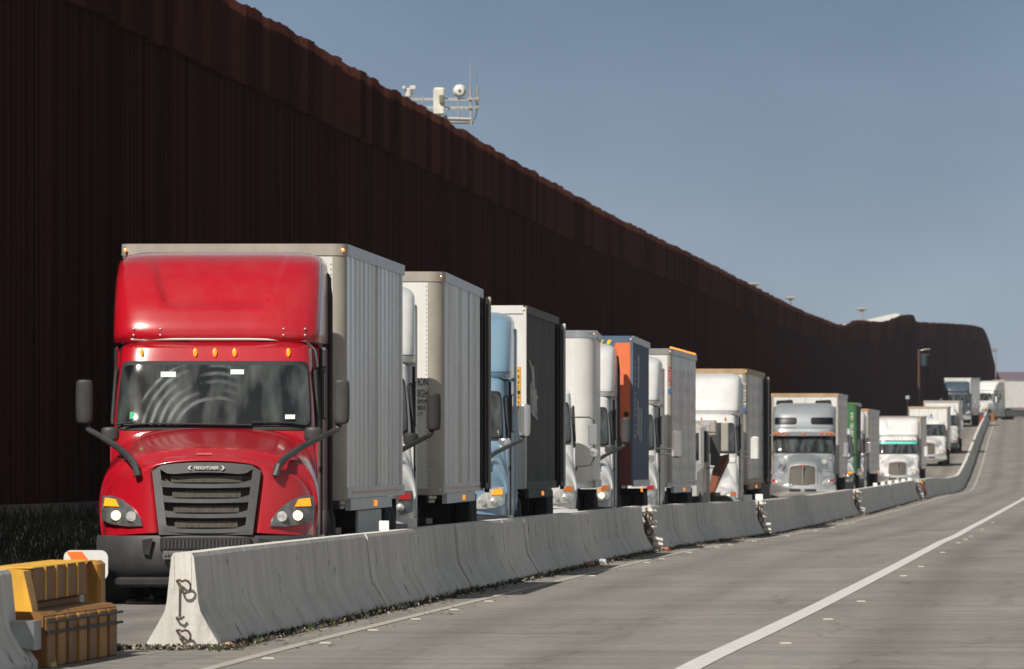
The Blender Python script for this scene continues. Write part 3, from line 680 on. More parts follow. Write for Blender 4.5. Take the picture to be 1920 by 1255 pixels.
for i in range(len(q)-1):
    a, c = q[i], q[i+1]
    if a > 1500: break
    foot.add([(WXf(a)+.45,a,GZ(a)+.3),(WXf(c)+.45,c,GZ(c)+.3),(WXf(c)+.45,c,GZ(c)+.95),(WXf(a)+.45,a,GZ(a)+.95),(WXf(a)-.3,a,GZ(a)+.95),(WXf(c)-.3,c,GZ(c)+.95)], [(0,1,2,3),(3,2,5,4)])
foot.build('concrete_footing', mat('stained_footing_concrete', (.07,.055,.045), .9, var=.4, dirt=.6, dcol=(.02,.02,.015)), r)
# grass on the bank
b = MB(); rr = random.Random(8)
for i in range(14000):
    dd = 100 + (rr.random()**1.6)*190
    uw = WXf(dd)-BX(dd); u = uw+.5 + rr.random()*(-5.2-uw-.5)
    x = BX(dd)+u; z = GZ(dd)-.02+bank(u, dd)
    h = rr.uniform(.08,.34); a = rr.random()*6.28; lx, ly = math.cos(a)*h*.45, math.sin(a)*h*.45; wv = .012
    b.mi = 0 if rr.random() < .8 else 1
    b.add([(x-wv,dd,z),(x+wv,dd,z),(x+lx*.4+wv*.6,dd+ly*.4,z+h*.6),(x+lx*.4-wv*.6,dd+ly*.4,z+h*.6),(x+lx,dd+ly,z+h)], [(0,1,2,3),(3,2,4)])
tag(b.build('grass', [mat('dark_grass', (.012,.019,.007), .8, var=.4), mat('dry_grass', (.045,.038,.022), .8, var=.3)], recalc=False), 'dark unmown grass on the shaded bank below the steel wall', 'grass', kind='stuff')

# ------------------------------------------------------------------ trucks
def text_mb(txt, size, depth=.004):
    cu = bpy.data.curves.new('t', 'FONT'); cu.body = txt; cu.size = size; cu.extrude = depth; cu.align_x = 'CENTER'; cu.resolution_u = 3
    ob = bpy.data.objects.new('t', cu); COL.objects.link(ob); bpy.context.view_layer.update()
    me = bpy.data.meshes.new_from_object(ob.evaluated_get(bpy.context.evaluated_depsgraph_get()))
    vs = [v.co.copy() for v in me.vertices]; fs = [tuple(p.vertices) for p in me.polygons]
    bpy.data.objects.remove(ob); bpy.data.meshes.remove(me); bpy.data.curves.remove(cu)
    return vs, fs
def front_text(name, txt, size, x, y, z, m, parent, bold=False, sx=1.):
    vs, fs = text_mb(txt, size, .006)
    b = MB(); b.add([(x+v.x*sx, y-v.z, z+v.y) for v in vs], fs)
    if bold: b.add([(x+v.x*sx+size*.035, y-v.z-.001, z+v.y+size*.02) for v in vs], fs)
    return b.build(name, m, parent, recalc=False)
def glyphs(rnd, b, x, z, wd, ht, plane, const, n=3):
    # a worn, unreadable letter made of a few strokes
    for q in range(n):
        if rnd.random() < .5: x0, x1, z0, z1 = x, x+wd, z+ht*rnd.random()*.8, 0; z1 = z0+ht*.2
        else: x0 = x+wd*rnd.choice([0,.75]); x1 = x0+wd*.25; z0, z1 = z, z+ht
        if plane == 'x': b.box(const, const+.004, x0, x1, z0, z1)
        else: b.box(x0, x1, const-.004, const, z0, z1)

class Shell:
    """body panel described by levels (z, y of the nose, half width, depth of the rounded front, squareness)"""
    def __init__(s, lv, rear, disp=None): s.f = [hermite([(l[0], l[i]) for l in lv]) for i in (1,2,3,4)]; s.rear = rear; s.z0 = lv[0][0]; s.z1 = lv[-1][0]; s.disp = disp
    def p(s, a, z, off=0.):
        yf, hw, Rr, pw = [f(z) for f in s.f]
        t = a*math.pi/2; sn, cs = math.sin(t), max(0, math.cos(t))
        x = (hw+off)*math.copysign(abs(sn)**(2/pw), sn); y = yf-off+(Rr+off)*(1-cs**(2/pw))
        if s.disp: y += s.disp(x, z)
        return (x, y, z)
    def mesh(s, b, nz, na=24, ts=None):
        rings = []
        for k in range(nz+1):
            z = s.z0+(s.z1-s.z0)*((k/nz) if not ts else ts(k/nz))
            yf, hw, Rr, pw = [f(z) for f in s.f]
            r = [(-hw, s.rear, z), (-hw, (s.rear+yf+Rr)/2, z)] + [s.p(a/na, z) for a in range(-na, na+1)] + [(hw, (s.rear+yf+Rr)/2, z), (hw, s.rear, z)]
            rings.append(r)
        b.loft(rings, True, True)
    def patch(s, b, a0, a1, z0, z1, off, n=22, m=12, pw=8, rim=.02, frame=0):
        # rounded patch standing proud of the shell; with frame > 0 only a rim of that relative width
        def q(u, v, o):
            ex = (1-abs(u)**pw)**(1/pw) if abs(u) < 1 else 0
            ex = max(ex, .45)
            zc, hz = (z0+z1)/2, (z1-z0)/2
            return s.p((a0+a1)/2+(a1-a0)/2*u, zc+hz*v*ex, o)
        us = [math.copysign(1-(1-abs(-1+2*i/n))**1.6, -1+2*i/n) for i in range(n+1)]
        rings = [[q(u, -1+2*j/m, off) for u in us] for j in range(m+1)]
        b.loft(rings, False)
        edge = [rings[0][i] for i in range(n+1)] + [rings[j][n] for j in range(1, m+1)] + [rings[m][i] for i in range(n-1, -1, -1)] + [rings[j][0] for j in range(m-1, 0, -1)]
        cy = s.p(0, (z0+z1)/2)[1]
        ed2 = [(p[0]*.985, p[1]+rim+.02, p[2]) for p in edge]
        b.loft([edge, ed2], True)

def nose_y(x, z): return .12 + .36*(abs(x)/1.15)**3 + .20*(z-.8)
def mirrorL(half): return [(x, y, z) for x, y, z in half] + [(-x, y, z) for x, y, z in reversed(half[:-1])]

def wheel(parent, x0, y, r=.52, w_=.28, dual=False, side=1):
    ww = w_*(2.05 if dual else 1)
    b = MB()
    b.lathe_x([(0,.30),(0,.42),(.02,r-.04),(.05,r),(w_-.05,r),(w_-.02,r-.04),(w_,.42),(w_,.30)], x0, y, r)
    if dual: b.lathe_x([(w_+.03,.30),(w_+.03,.42),(w_+.05,r-.04),(w_+.08,r),(2*w_-.02,r),(2*w_+.01,r-.04),(2*w_+.03,.42),(2*w_+.03,.30)], x0, y, r)
    wobj = b.build('wheel', M['tyre'], parent, True)
    b = MB()
    xe = x0+ww if side > 0 else x0
    dr = 1 if side > 0 else -1
    if dual: b.lathe_x([(0,.30),(-dr*.02,.29),(-dr*.14,.24),(-dr*.15,.16),(-dr*.02,.14),(dr*.01,.08)], xe, y, r, 20)
    else: b.lathe_x([(0,.30),(-dr*.03,.28),(-dr*.01,.20),(dr*.05,.17),(dr*.07,.08),(dr*.09,.05)], xe, y, r, 20)
    b.build('rim', M['rim'], wobj, True)

HOOD_A = [  # aero hood, (y, half profile from outer bottom to top centre)
 (.27, [(1.17,.76),(1.20,.95),(1.20,1.14),(1.12,1.33),(1.01,1.43),(.88,1.47),(.74,1.56),(.38,1.63),(0,1.65)]),
 (.55, [(1.21,.70),(1.235,.95),(1.235,1.18),(1.18,1.40),(1.05,1.51),(.92,1.56),(.77,1.63),(.40,1.70),(0,1.72)]),
 (.80, [(1.22,.98),(1.24,1.05),(1.24,1.22),(1.19,1.45),(1.07,1.56),(.95,1.62),(.80,1.69),(.42,1.75),(0,1.77)]),
 (1.25,[(1.20,1.10),(1.235,1.15),(1.23,1.28),(1.18,1.50),(1.07,1.64),(.96,1.70),(.83,1.77),(.45,1.83),(0,1.85)]),
 (1.62,[(1.18,.98),(1.20,1.05),(1.19,1.25),(1.15,1.52),(1.06,1.69),(.97,1.77),(.86,1.84),(.48,1.90),(0,1.92)]),
 (1.95,[(1.15,.60),(1.16,.85),(1.16,1.20),(1.13,1.54),(1.08,1.73),(1.02,1.82),(.92,1.90),(.52,1.95),(0,1.96)])]
HOOD_C = [  # narrower hood with separate rounded fenders
 (.30, [(1.14,.66),(1.17,.80),(1.12,.98),(.98,1.08),(.80,1.06),(.66,1.05),(.60,1.42),(.40,1.52),(0,1.55)]),
 (.55, [(1.20,.64),(1.22,.85),(1.18,1.06),(1.04,1.18),(.86,1.16),(.70,1.14),(.63,1.48),(.42,1.60),(0,1.63)]),
 (.80, [(1.22,.96),(1.23,1.02),(1.19,1.12),(1.05,1.23),(.88,1.22),(.73,1.20),(.66,1.53),(.43,1.66),(0,1.69)]),
 (1.25,[(1.20,1.08),(1.22,1.12),(1.18,1.17),(1.06,1.26),(.92,1.27),(.80,1.28),(.73,1.62),(.46,1.76),(0,1.79)]),
 (1.62,[(1.18,.96),(1.19,1.02),(1.16,1.12),(1.08,1.24),(.98,1.30),(.88,1.38),(.80,1.70),(.50,1.84),(0,1.87)]),
 (1.95,[(1.15,.60),(1.16,.85),(1.14,1.10),(1.08,1.25),(1.02,1.40),(.96,1.52),(.88,1.80),(.54,1.91),(0,1.93)])]

def tractor(label, xc, d, head, P, group='tractor units queueing along the wall'):
    """xc: x of the bumper centre, d: distance of the bumper, head: heading angle"""
    body = M[P.get('paint','white')]; trim = M[P.get('trim','plastic')]; hi = P.get('detail', 1)
    t = empty('semi_tractor', (xc, d, GZ(d+3)+P.get('dz',0)), -head, label, P.get('cat', 'truck'), group)
    cls = P.get('hood','A') == 'C'; HD = HOOD_C if cls else HOOD_A
    # --- hood
    b = MB(); rings = []
    HD = [(y, [(x*.98, z) for x, z in hf]) for y, hf in HD]
    y0, half = HD[0]
    inner = [(.52,.80),(.54,1.0),(.56,1.2),(.58,1.36),(.59,1.44),(.58,1.50),(.50,1.545),(.30,1.57),(0,1.58)] if not cls else \
            [(.50,.74),(.50,.9),(.50,1.05),(.50,1.2),(.50,1.3),(.49,1.38),(.46,1.44),(.30,1.49),(0,1.51)]
    rings.append(mirrorL([(x, nose_y(x, z)+.08, z) for x, z in inner]))
    rings.append(mirrorL([(x, nose_y(x, z)-.03, z) for x, z in inner]))
    rings.append(mirrorL([((x+hx)/2*1.01, nose_y((x+hx)/2, (z+hz)/2)-.015, (z+hz)/2) for (x, z), (hx, hz) in zip(inner, half)]))
    rings.append(mirrorL([(x*.985, nose_y(x, z)+.02, z) for x, z in half]))
    for k, (y, hf) in enumerate(HD):
        rings.append(mirrorL([(x, y + (.45*(abs(x)/1.15)**3 if k < 2 else 0)*(1 if k == 0 else .35) + (.20*(z-.8) if k == 0 else 0), z) for x, z in hf]))
    b.loft(rings, False); hood = b.build('hood', body, t, True, 2)
    # --- cab shell and windshield
    dayr = P.get('cabrear', 3.15)
    cab = Shell([(.62,1.85,1.13,.3,6),(1.5,1.86,1.15,.35,6),(1.95,1.90,1.13,.45,5),(2.25,2.03,1.11,.42,5),(2.62,2.22,1.08,.40,5),(2.80,2.29,1.07,.40,5),(2.89,2.36,1.05,.42,4.5),(2.935,2.52,1.0,.45,4)], dayr)
    b = MB(); cab.mesh(b, 26); cabo = b.build('cab', body, t, True)
    b = MB(); cab.patch(b, -.72, .72, 1.93, 2.70, .012, pw=10); b.build('windshield_gasket', M['black'], cabo, True)
    b = MB(); cab.patch(b, -.65, .65, 1.975, 2.655, .026, pw=9); ws = b.build('windshield', M['glass_smear' if P.get('smear') else 'glass'], t, True)
    if P.get('strip'):
        b = MB(); cab.patch(b, -.62, .62, 2.50, 2.64, .034, pw=14, m=3); b.build('sun_strip', M['teal'], ws, True)
    if P.get('stickers', hi > 1):
        for (xa, za, wd, ht, mm) in ((-.60,2.52,.17,.06,'sticker'),(.18,2.55,.15,.055,'sticker'),(-.935,2.05,.05,.08,'green_sticker'),(.80,2.05,.11,.05,'sticker')):
            yy = cab.p(0, za)[1] ; aa = abs(xa)/1.1
            y_ = min(cab.p(k/100, za, .032)[1] for k in range(0, 100) if abs(cab.p(k/100, za)[0]-abs(xa)) < .05) - .004
            b = MB(); b.poly([(xa,y_,za),(xa+wd,y_,za),(xa+wd,y_+ht*.45,za+ht),(xa,y_+ht*.45,za+ht)], .003); b.build('windshield_sticker', M[mm], ws)
        b = MB(); b.tube([cab.p(-.45, 1.985, .06), cab.p(-.15, 2.0, .055), cab.p(.05, 1.985, .05)], .010, 6); b.build('wiper', M['black'], ws, True)
        b = MB(); b.tube([cab.p(.05, 2.015, .06), cab.p(.3, 2.01, .055), cab.p(.5, 1.985, .05)], .010, 6); b.build('wiper', M['black'], ws, True)
        b = MB(); b.tube([cab.p(-.62, 1.99, .055), cab.p(-.30, 2.02, .055)], .008, 6); b.build('wiper', M['black'], ws, True)
    # --- doors and side windows
    for sx in (-1, 1):
        b = MB(); x = 1.125; pts = [(sx*x,2.18,1.90),(sx*x,2.30,2.08),(sx*(x-.03),2.42,2.58),(sx*(x-.03),2.95,2.62),(sx*x,3.0,2.0),(sx*x,2.95,1.90)]
        b.poly([(p[0]+sx*.012, p[1], p[2]) for p in pts], sx*.018, 0); dr = b.build('side_window', M['sideglass'], t)
        b = MB(); b.tube([(p[0]+sx*.02, p[1], p[2]) for p in pts+[pts[0]]], .022, 6); b.build('window_frame', M['black'], dr, True)
        b = MB(); b.box(*(sorted((sx*1.13, sx*1.158))), 2.02, 3.05, .72, 1.86); b.build('door', body, t)
        b = MB(); b.bbox(*(sorted((sx*1.155, sx*1.185))), 2.85, 3.0, 1.45, 1.52, .008); b.build('door_handle', M['black'], t)
    # --- sleeper and fairing
    rear = P.get('rear', 5.0)
    fair = P.get('fair', 'high')
    if fair in ('high', 'dome'):
        top = P.get('top', 3.95)
        b = MB(); b.bbox(-1.16, 1.16, 3.1, rear-.02, .70, 2.90, .05); sl_ = b.build('sleeper', body, t)
        for sx in (-1, 1):
            b = MB(); b.bbox(*(sorted((sx*1.155, sx*1.172))), 3.55, 4.05, 2.05, 2.65, .02); b.build('sleeper_window', M['sideglass'], sl_)
            b = MB(); b.bbox(*(sorted((sx*1.13, sx*1.175))), 3.12, 3.16, .75, 2.85, .01); b.build('body_seam', M['black'], sl_)
            b = MB(); b.bbox(*(sorted((sx*1.10, sx*1.185))), rear-.02, rear+.42, .75, top-.25, .02); b.build('side_extender', trim if hi > 1 else body, t)
            b = MB(); b.bbox(*(sorted((sx*1.02, sx*1.19))), 2.0, rear, .32, .70, .03); b.build('side_skirt', body, t)
    if fair == 'high':
        def disp(x, z):
            zt, zb = 2.95+(top-2.9)*.80, 2.95+(top-2.9)*.34
            hwz = .55 + .17*(z-zb)/max(.01, zt-zb)
            sm = lambda e0, e1, v: (lambda q: q*q*(3-2*q))(min(1, max(0, (v-e0)/(e1-e0))))
            return .085*sm(hwz+.04, hwz-.02, abs(x))*sm(zb-.02, zb+.06, z)*sm(zt+.35, zt-.05, z)
        k = (top-2.93)/1.02
        lv = [(2.91,2.50,1.16,.55,4.8),(2.93+.05*k,2.45,1.165,.55,4.8),(2.93+.30*k,2.55,1.165,.55,4.6),(2.93+.55*k,2.74,1.165,.6,4.4),(2.93+.78*k,3.02,1.155,.65,4.2),(2.93+.92*k,3.32,1.13,.7,4.0),(2.93+.985*k,3.65,1.05,.7,3.8),(top,4.1,.92,.6,3.6)]
        fs_ = Shell(lv, rear, disp)
        b = MB(); fs_.mesh(b, 44, 40, lambda q: 1-(1-q)**1.25); fo = b.build('roof_fairing', body, t, True)
        b = MB()
        for zz in (2.99,): b.loft([[fs_.p(a/30*1.0, zz, .003) for a in range(-30, 31)], [fs_.p(a/30*1.0, zz+.012, .003) for a in range(-30, 31)]], False)
        if hi < 2: b.build('panel_seam', M['plastic2'], fo, True)
        b = MB()     # dark rubber edge along the rear of the fairing and cab sides
        rp = []
        for z in [2.3, 2.9, 3.2, 3.45, 3.62]: rp.append((1.175, rear-.03, z*1.0))
        prof = [(1.178,.75),(1.178,top-.50),(1.15,top-.26),(1.06,top-.10),(.92,top-.02)]
        if hi > 1 or P.get('edge'):
            for sx in (-1, 1): b = MB(); b.tube([(sx*x, rear+.0, z) for x, z in prof], .035, 8); b.build('edge_trim', M['black'], fo, True)
        if hi > 1:
            b = MB()
            for (x, z) in ((-.92,2.99),(-.92,3.06),(-.62,2.99),(-.62,3.06),(.76,2.99),(.76,3.06),(1.0,2.99),(1.0,3.06)):
                y_ = min(fs_.p(k/100, z)[1] for k in range(0, 100) if abs(fs_.p(k/100, z)[0]-abs(x)) < .06)
                b.lathe_y([(-.012,.004),(-.01,.011),(.05,.011)], x, y_, z, 8)
            b.build('rivet', M['alu'], fo)
            b = MB(); b.tube([(-.95,2.52,2.945),(-.2,2.44,2.945),(.4,2.44,2.945),(1.0,2.56,2.93),(1.10,2.80,2.83),(1.13,2.85,2.62)], .012, 6); b.build('roof_seal', M['sticker'], fo, True)
            b = MB(); b.lathe_x([(0,.04),(.05,.05),(.09,.03)], 1.12, 2.86, 2.60, 10); b.build('clearance_camera', M['black'], fo)
            b = MB(); b.bbox(1.165,1.185,3.1,3.8,2.83,2.86,.005); b.build('chrome_strip', M['chrome'], fo)
    if fair == 'dome':
        lv = [(2.55,2.55,1.15,.55,4),(2.9,2.60,1.18,.6,3.8),(3.3,2.75,1.18,.65,3.6),(3.55,2.95,1.15,.7,3.4),(3.72,3.3,1.08,.75,3.2),(3.82,3.75,.90,.7,3)]
        fs_ = Shell(lv, rear)
        b = MB(); fs_.mesh(b, 20); fo = b.build('sleeper_roof', body, t, True)
        for a0, a1 in ((-.66,-.04),(.04,.66)):
            b = MB(); fs_.patch(b, a0, a1, 3.02, 3.28, .015, pw=12); b.build('roof_window', M['darkpane'], fo, True)
    if fair == 'bubble':
        lv = [(2.88,2.35,.98,.5,3.5),(3.1,2.5,.98,.5,3.5),(3.35,2.8,.92,.5,3.2),(3.5,3.1,.75,.4,3)]
        b = MB(); Shell(lv, 3.3).mesh(b, 12); b.build('roof_fairing', body, t, True)
    if P.get('visor'):
        b = MB(); b.loft([[cab.p(a/12*.9, 2.74, .02) for a in range(-12, 13)], [cab.p(a/12*.9, 2.60, .22) for a in range(-12, 13)], [cab.p(a/12*.9, 2.59, .21) for a in range(-12, 13)], [cab.p(a/12*.9, 2.72, .01) for a in range(-12, 13)]], False)
        b.build('sun_visor', M['chrome'], t, True)
        for k in range(9):
            p = cab.p((-4+k)*.115, 2.68, .20); b = MB(); b.lathe_y([(-.03,.03),(-.01,.045),(.05,.045)], p[0], p[1], p[2], 8, 1.3, .8); b.build('marker_light', M['amberoff'], t)
    else:
        for x in (-.82,-.22,0,.22,.82):
            a = next(k/200 for k in range(200) if cab.p(k/200, 2.79)[0] >= abs(x))
            p = cab.p(a, 2.795)
            b = MB(); b.lathe_y([(-.055,.008),(-.045,.020),(-.01,.026),(.03,.026)], x, p[1], p[2], 10, .9, 2.0); b.build('marker_light', M['amber' if hi > 1 else 'amberoff'], t, True)
    # --- grille
    if not cls:
        gy = lambda x, z: nose_y(x, z) - .045
        gt = lambda x: 1.555 - .045*(abs(x)/.6)**2.2
        def gx(z): return .48 + .09*(z-.78)/.74
        b = MB()
        # frame ring
        outer, inn = [], []
        for k in range(7): z = .775+.70*k/6; outer.append((gx(z)+.035, z)); inn.append((gx(z)-.055, z+.02 if k else z+.04))
        for k in range(1, 12): x = (gx(1.47)+.03)*(1-2*k/12); outer.append((x, gt(x)+.015)); inn.append((x*.88, gt(x)-.075-(.02 if abs(x) < .42 else 0)))
        for k in range(6, -1, -1): z = .775+.70*k/6; outer.append((-gx(z)-.035, z)); inn.append((-gx(z)+.055, z+.02 if k else z+.04))
        f = lambda pts, o: [(x, gy(x, z)+o, z) for x, z in pts]
        b.loft([f(outer, .03), f(outer, -.02), f(inn, -.02), f(inn, .07)], True); g = b.build('grille', trim if hi <= 1 else M['plastic2'], t, True)
        b = MB(); n_ = 10; b.loft([[(x/6*.55, gy(x/6*.55, z)+.10, z) for x in range(-6, 7)] for z in [.80+k*.07 for k in range(10)]], False); b.build('grille_mesh', M['radiator'], g)
        for k in range(4):
            z = .805+.165*k; b = MB(); hw = gx(z)-.04; bow = .012
            sec = []
            for i in range(-10, 11):
                x = i/10*hw; e = abs(i)/10; zz = z - bow*(1-e*e); th = .045 + .035*max(0, e-.72)/.28
                sec.append([(x, gy(x, z)-.012, zz), (x, gy(x, z)+.085, zz-.005), (x, gy(x, z)+.085, zz+th-.01), (x, gy(x, z)-.005, zz+th)])
            b.loft(sec, True, True); b.build('grille_bar', M['plastic2'] if hi > 1 else M['plastic'], g, True)
            b = MB(); z2 = z+.10
            b.loft([[(x/8*hw*.78, gy(x/8*hw*.78, z2)+.05, zz) for x in range(-8, 9)] for zz in (z+.05, z+.075, z+.12)], False); b.build('bug_screen', M['grillemesh'], g)
        if hi > 1:
            front_text('emblem_lettering', 'FREIGHTLINER', .052, 0, gy(0,1.5)-.035, 1.492, M['chrome'] if 0 else M['textwhite'], g, True, .80)
            b = MB()
            for sx in (-1, 1): b.poly([(sx*.165, gy(0,1.5)-.035, 1.535),(sx*.178, gy(0,1.5)-.035, 1.535),(sx*.205, gy(0,1.5)-.035, 1.51),(sx*.178, gy(0,1.5)-.035, 1.487),(sx*.165, gy(0,1.5)-.035, 1.487),(sx*.185, gy(0,1.5)-.035, 1.51)], -.008)
            b.build('emblem', M['textwhite'], g)
            b = MB(); b.poly([(-.12, nose_y(0,1.62)+.13, 1.655),(.05, nose_y(0,1.62)+.13, 1.655),(.05, nose_y(0,1.62)+.20, 1.672),(-.12, nose_y(0,1.62)+.20, 1.672)], .004); b.build('hood_label', mat('faded_pink_label', (.5,.12,.12), .6), hood)
    else:
        gy = lambda x, z: nose_y(0, z) - .07 + .06*(abs(x)/.5)**2
        prof = [(.53,.70),(.53,1.42),(.47,1.49),(.25,1.53),(.0,1.55)]
        full = prof + [(-x, z) for x, z in reversed(prof[:-1])]
        inn = [(x*.90, z-.06 if z > 1 else z+.06) for x, z in full]
        f = lambda pts, o: [(x, gy(x, z)+o, z) for x, z in pts]
        b = MB(); b.loft([f(full, .08), f(full, -.02), f(inn, -.02), f(inn, .05)], True); g = b.build('grille', M['chrome'], t, True)
        b = MB(); b.loft([[(i/8*.49, gy(i/8*.49, z)+.02, z if z < 1.4 else z+.07*(1-(i/8)**2)) for i in range(-8, 9)] for z in (.74,.9,1.1,1.3,1.43)], False); b.build('grille_mesh', M['grillemesh'], g)
        b = MB(); b.bbox(-.022,.022, gy(0,1.1)-.05, gy(0,1.1)+.06, .76, 1.46, .006); b.build('centre_bar', M['alu'], g)
        b = MB(); b.poly([(-.045, gy(0,1.5)-.09, 1.50),(.045, gy(0,1.5)-.09, 1.50),(.05, gy(0,1.5)-.09, 1.42),(0, gy(0,1.5)-.09, 1.34),(-.05, gy(0,1.5)-.09, 1.42)], .03); b.build('emblem', M['redlens'], g)
    # --- bumper
    def by(x, z): return .10 + .40*(abs(x)/1.2)**3.2 + (.0 if z > .45 else (.45-z)*.5)
    b = MB(); xs = [-1.22+2.44*i/30 for i in range(31)]
    low = lambda x: .30 + .10*max(0, (abs(x)-.85)/.37)**1.5
    rows = []
    for (q, o) in ((0,.25),(0,.0),(.12,-.04),(.35,-.05),(.6,-.045),(.85,-.035),(1,-.01),(1,.15)):
        rows.append([(x, by(x, low(x)+(.765-low(x))*q)+o, low(x)+(.765-low(x))*q) for x in xs])
    b.loft(rows, False)
    for sx in (-1, 1): b.bbox(*(sorted((sx*1.14, sx*1.225))), .48, .82, .38, .76, .03)
    bmp = b.build('bumper', M['chrome' if P.get('bumper') == 'chrome' else 'plastic'] if P.get('bumper') != 'body' else body, t, True)
    if P.get('bumper') == 'chrome':
        for sx in (-1, 1): b = MB(); b.bbox(*(sorted((sx*.08, sx*.50))), .03, .10, .50, .60, .01); b.build('bumper_slot', M['black'], bmp)
    else: b = MB(); b.bbox(-.50,.50, .03, .10, .60, .745, .01); lo = b.build('lower_grille', M['black'], bmp)
    if hi > 1:
        for k in range(23): x = -.45+k*.041; b = MB() if k == 0 else b; b.box(x-.006, x+.006, .018, .032, .625, .725)
        b.build('lower_grille_slat', M['plastic2'], lo)
        for sx in (-1, 1):
            b = MB(); b.poly([(sx*.58,.045,.74),(sx*.70,.055,.72),(sx*.69,.06,.57),(sx*.62,.05,.55)], .03); b.build('tow_opening', M['black'], bmp)
        b = MB(); b.bbox(-.47,-.17,.005,.03,.505,.60,.004); pl = b.build('licence_plate', M['trwhite'], bmp); pl.data.materials[0] = mat('grey_grubby_plate', (.13,.13,.13), .5, dirt=.5)
        rg = random.Random(4); b = MB()
        for k in range(7): glyphs(rg, b, -.45+k*.038, .525, .026, .05, 'y', .004)
        b.build('plate_characters', M['textblack'], pl)
        b = MB(); b.bbox(.12,.46,.005,.03,.54,.62,.004); pl = b.build('licence_plate', mat('dark_grey_plate', (.09,.09,.09), .5, dirt=.4), bmp)
        b = MB(); b.box(.27,.36,.001,.004,.56,.60); b.build('yellow_tag', M['yellow'], pl)
        b = MB(); b.bbox(-1.0,1.0,.05,.3,.20,.31,.03); b.build('air_dam', M['black'], bmp)
    # --- headlamps
    for sx in (-1, 1):
        if not cls: outl = [(.70,.865),(.72,.95),(.80,1.06),(.93,1.16),(1.06,1.205),(1.165,1.20),(1.175,1.05),(1.165,.93),(1.05,.885),(.86,.86)]
        else: outl = [(.74,.78),(.78,.88),(.88,.96),(1.02,1.0),(1.12,.97),(1.15,.88),(1.13,.78),(1.0,.745),(.85,.745)]
        off = -.035 if not cls else -.03
        cx_, cz_ = sum(p[0] for p in outl)/len(outl), sum(p[1] for p in outl)/len(outl)
        f = lambda s_, o: [(sx*(cx_+(x-cx_)*s_), nose_y(cx_+(x-cx_)*s_, cz_+(z-cz_)*s_)+o, cz_+(z-cz_)*s_) for x, z in outl]
        b = MB(); b.loft([f(1.0,.12), f(1.0, off+.01), f(.97, off), f(.6, off-.012), f(.25, off-.014)], True, False)
        vs = f(.25, off-.014); b.add(vs, [tuple(range(len(vs)))])
        h = b.build('headlight', M['lens'] if P.get('smoked', True) else M['lampdim'], t, True)
        lx, lz = (1.0,.985) if not cls else (.98,.86)
        yy = nose_y(lx, lz)+off-.03
        b = MB(); b.lathe_y([(-.028,.006),(-.022,.03),(-.010,.048),(.02,.056)], sx*lx, yy-.01, lz, 18, 1.0, .95); b.build('lamp', M['lampon'] if P.get('lit') else M['lampdim'], h, True)
        b = MB(); b.lathe_y([(-.01,.02),(-.008,.055),(.02,.06)], sx*(lx-.17), nose_y(lx-.17, lz)+off-.03, lz-.01, 16); b.build('lamp', M['lampdim'], h, True)
        tx, tz = (1.08,1.13) if not cls else (1.10,.92)
        b = MB(); q = [(tx-.11,tz-.045),(tx-.07,tz+.035),(tx+.05,tz+.05),(tx+.065,tz-.04)]
        b.poly([(sx*x, nose_y(x, z)+off-.034, z) for x, z in q], .02); b.build('turn_signal', M['amber'] if P.get('turn', 'amber') == 'amber' else M['redlens'] if P['turn'] == 'red' else M['amberoff'], h)
        if cls and P.get('pods'):
            b = MB(); b.lathe_y([(-.12,.02),(-.11,.09),(0,.10),(.12,.07),(.18,.01)], sx*.80, .75, 1.62, 16); b.build('pod_lamp', M['lampdim'], t, True)
            b = MB(); b.tube([(sx*.80,.78,1.55),(sx*.78,.85,1.25)], .02, 6); b.build('lamp_stalk', M['chrome'], t)
    # --- mirrors
    ms = P.get('mirror', 'arm')
    mm = M[P.get('mirrorcol','plastic')]
    for sx in (-1, 1):
        if ms == 'arm':
            b = MB(); b.tube([(sx*.76,.28,1.42),(sx*.785,.31,1.53),(sx*.86,.50,1.62),(sx*1.02,.95,1.74),(sx*1.24,1.5,1.86),(sx*1.38,1.74,1.93),(sx*1.42,1.78,2.02)], [.042,.042,.040,.037,.034,.034,.035], 8)
            ar = b.build('mirror_arm', trim, t, True)
            b = MB(); b.loft([[(sx*(1.43+x*s1), 1.74+y_, z) for x, y_ in ((-.10,-.02),(-.07,-.07),(.07,-.07),(.10,-.02),(.10,.09),(-.10,.09))] for z, s1 in ((1.99,.7),(2.02,.95),(2.10,1),(2.42,1),(2.47,.93),(2.49,.7))], True, True)
            b.build('mirror_housing', mm, ar, True, 1)
            b = MB(); b.loft([[(sx*1.13+x*s1, 1.50+y_, z) for x, y_ in ((-.11,-.05),(-.06,-.10),(.06,-.10),(.11,-.05),(.11,.04),(-.11,.04))] for z, s1 in ((1.80,.75),(1.82,1),(1.93,1),(1.965,.8))], True, True)
            b.build('spot_mirror', mm if not P.get('spotcol') else M[P['spotcol']], ar, True, 1)
        elif ms == 'double':
            b = MB()
            for z in (1.84, 1.96): b.tube([(sx*1.12,2.1,z),(sx*1.30,2.0,z),(sx*1.52,1.95,z-.01)], .018, 6)
            ar = b.build('mirror_arm', M['plastic'], t, True)
            b = MB(); b.bbox(*(sorted((sx*1.47, sx*1.68))), 1.90, 2.02, 1.76, 2.36, .04); b.build('mirror_housing', mm, ar, True)
            b = MB(); b.bbox(*(sorted((sx*.92, sx*1.12))), 1.35, 1.45, 1.68, 1.82, .03); b.build('spot_mirror', mm, ar, True)
        elif ms == 'wire':
            b = MB(); b.tube([(sx*1.05,2.2,2.42),(sx*1.42,2.05,2.42),(sx*1.50,2.0,2.36),(sx*1.50,2.0,1.66),(sx*1.44,2.0,1.55),(sx*1.10,2.05,1.52)], .014, 6)
            ar = b.build('mirror_arm', M['black'], t, True)
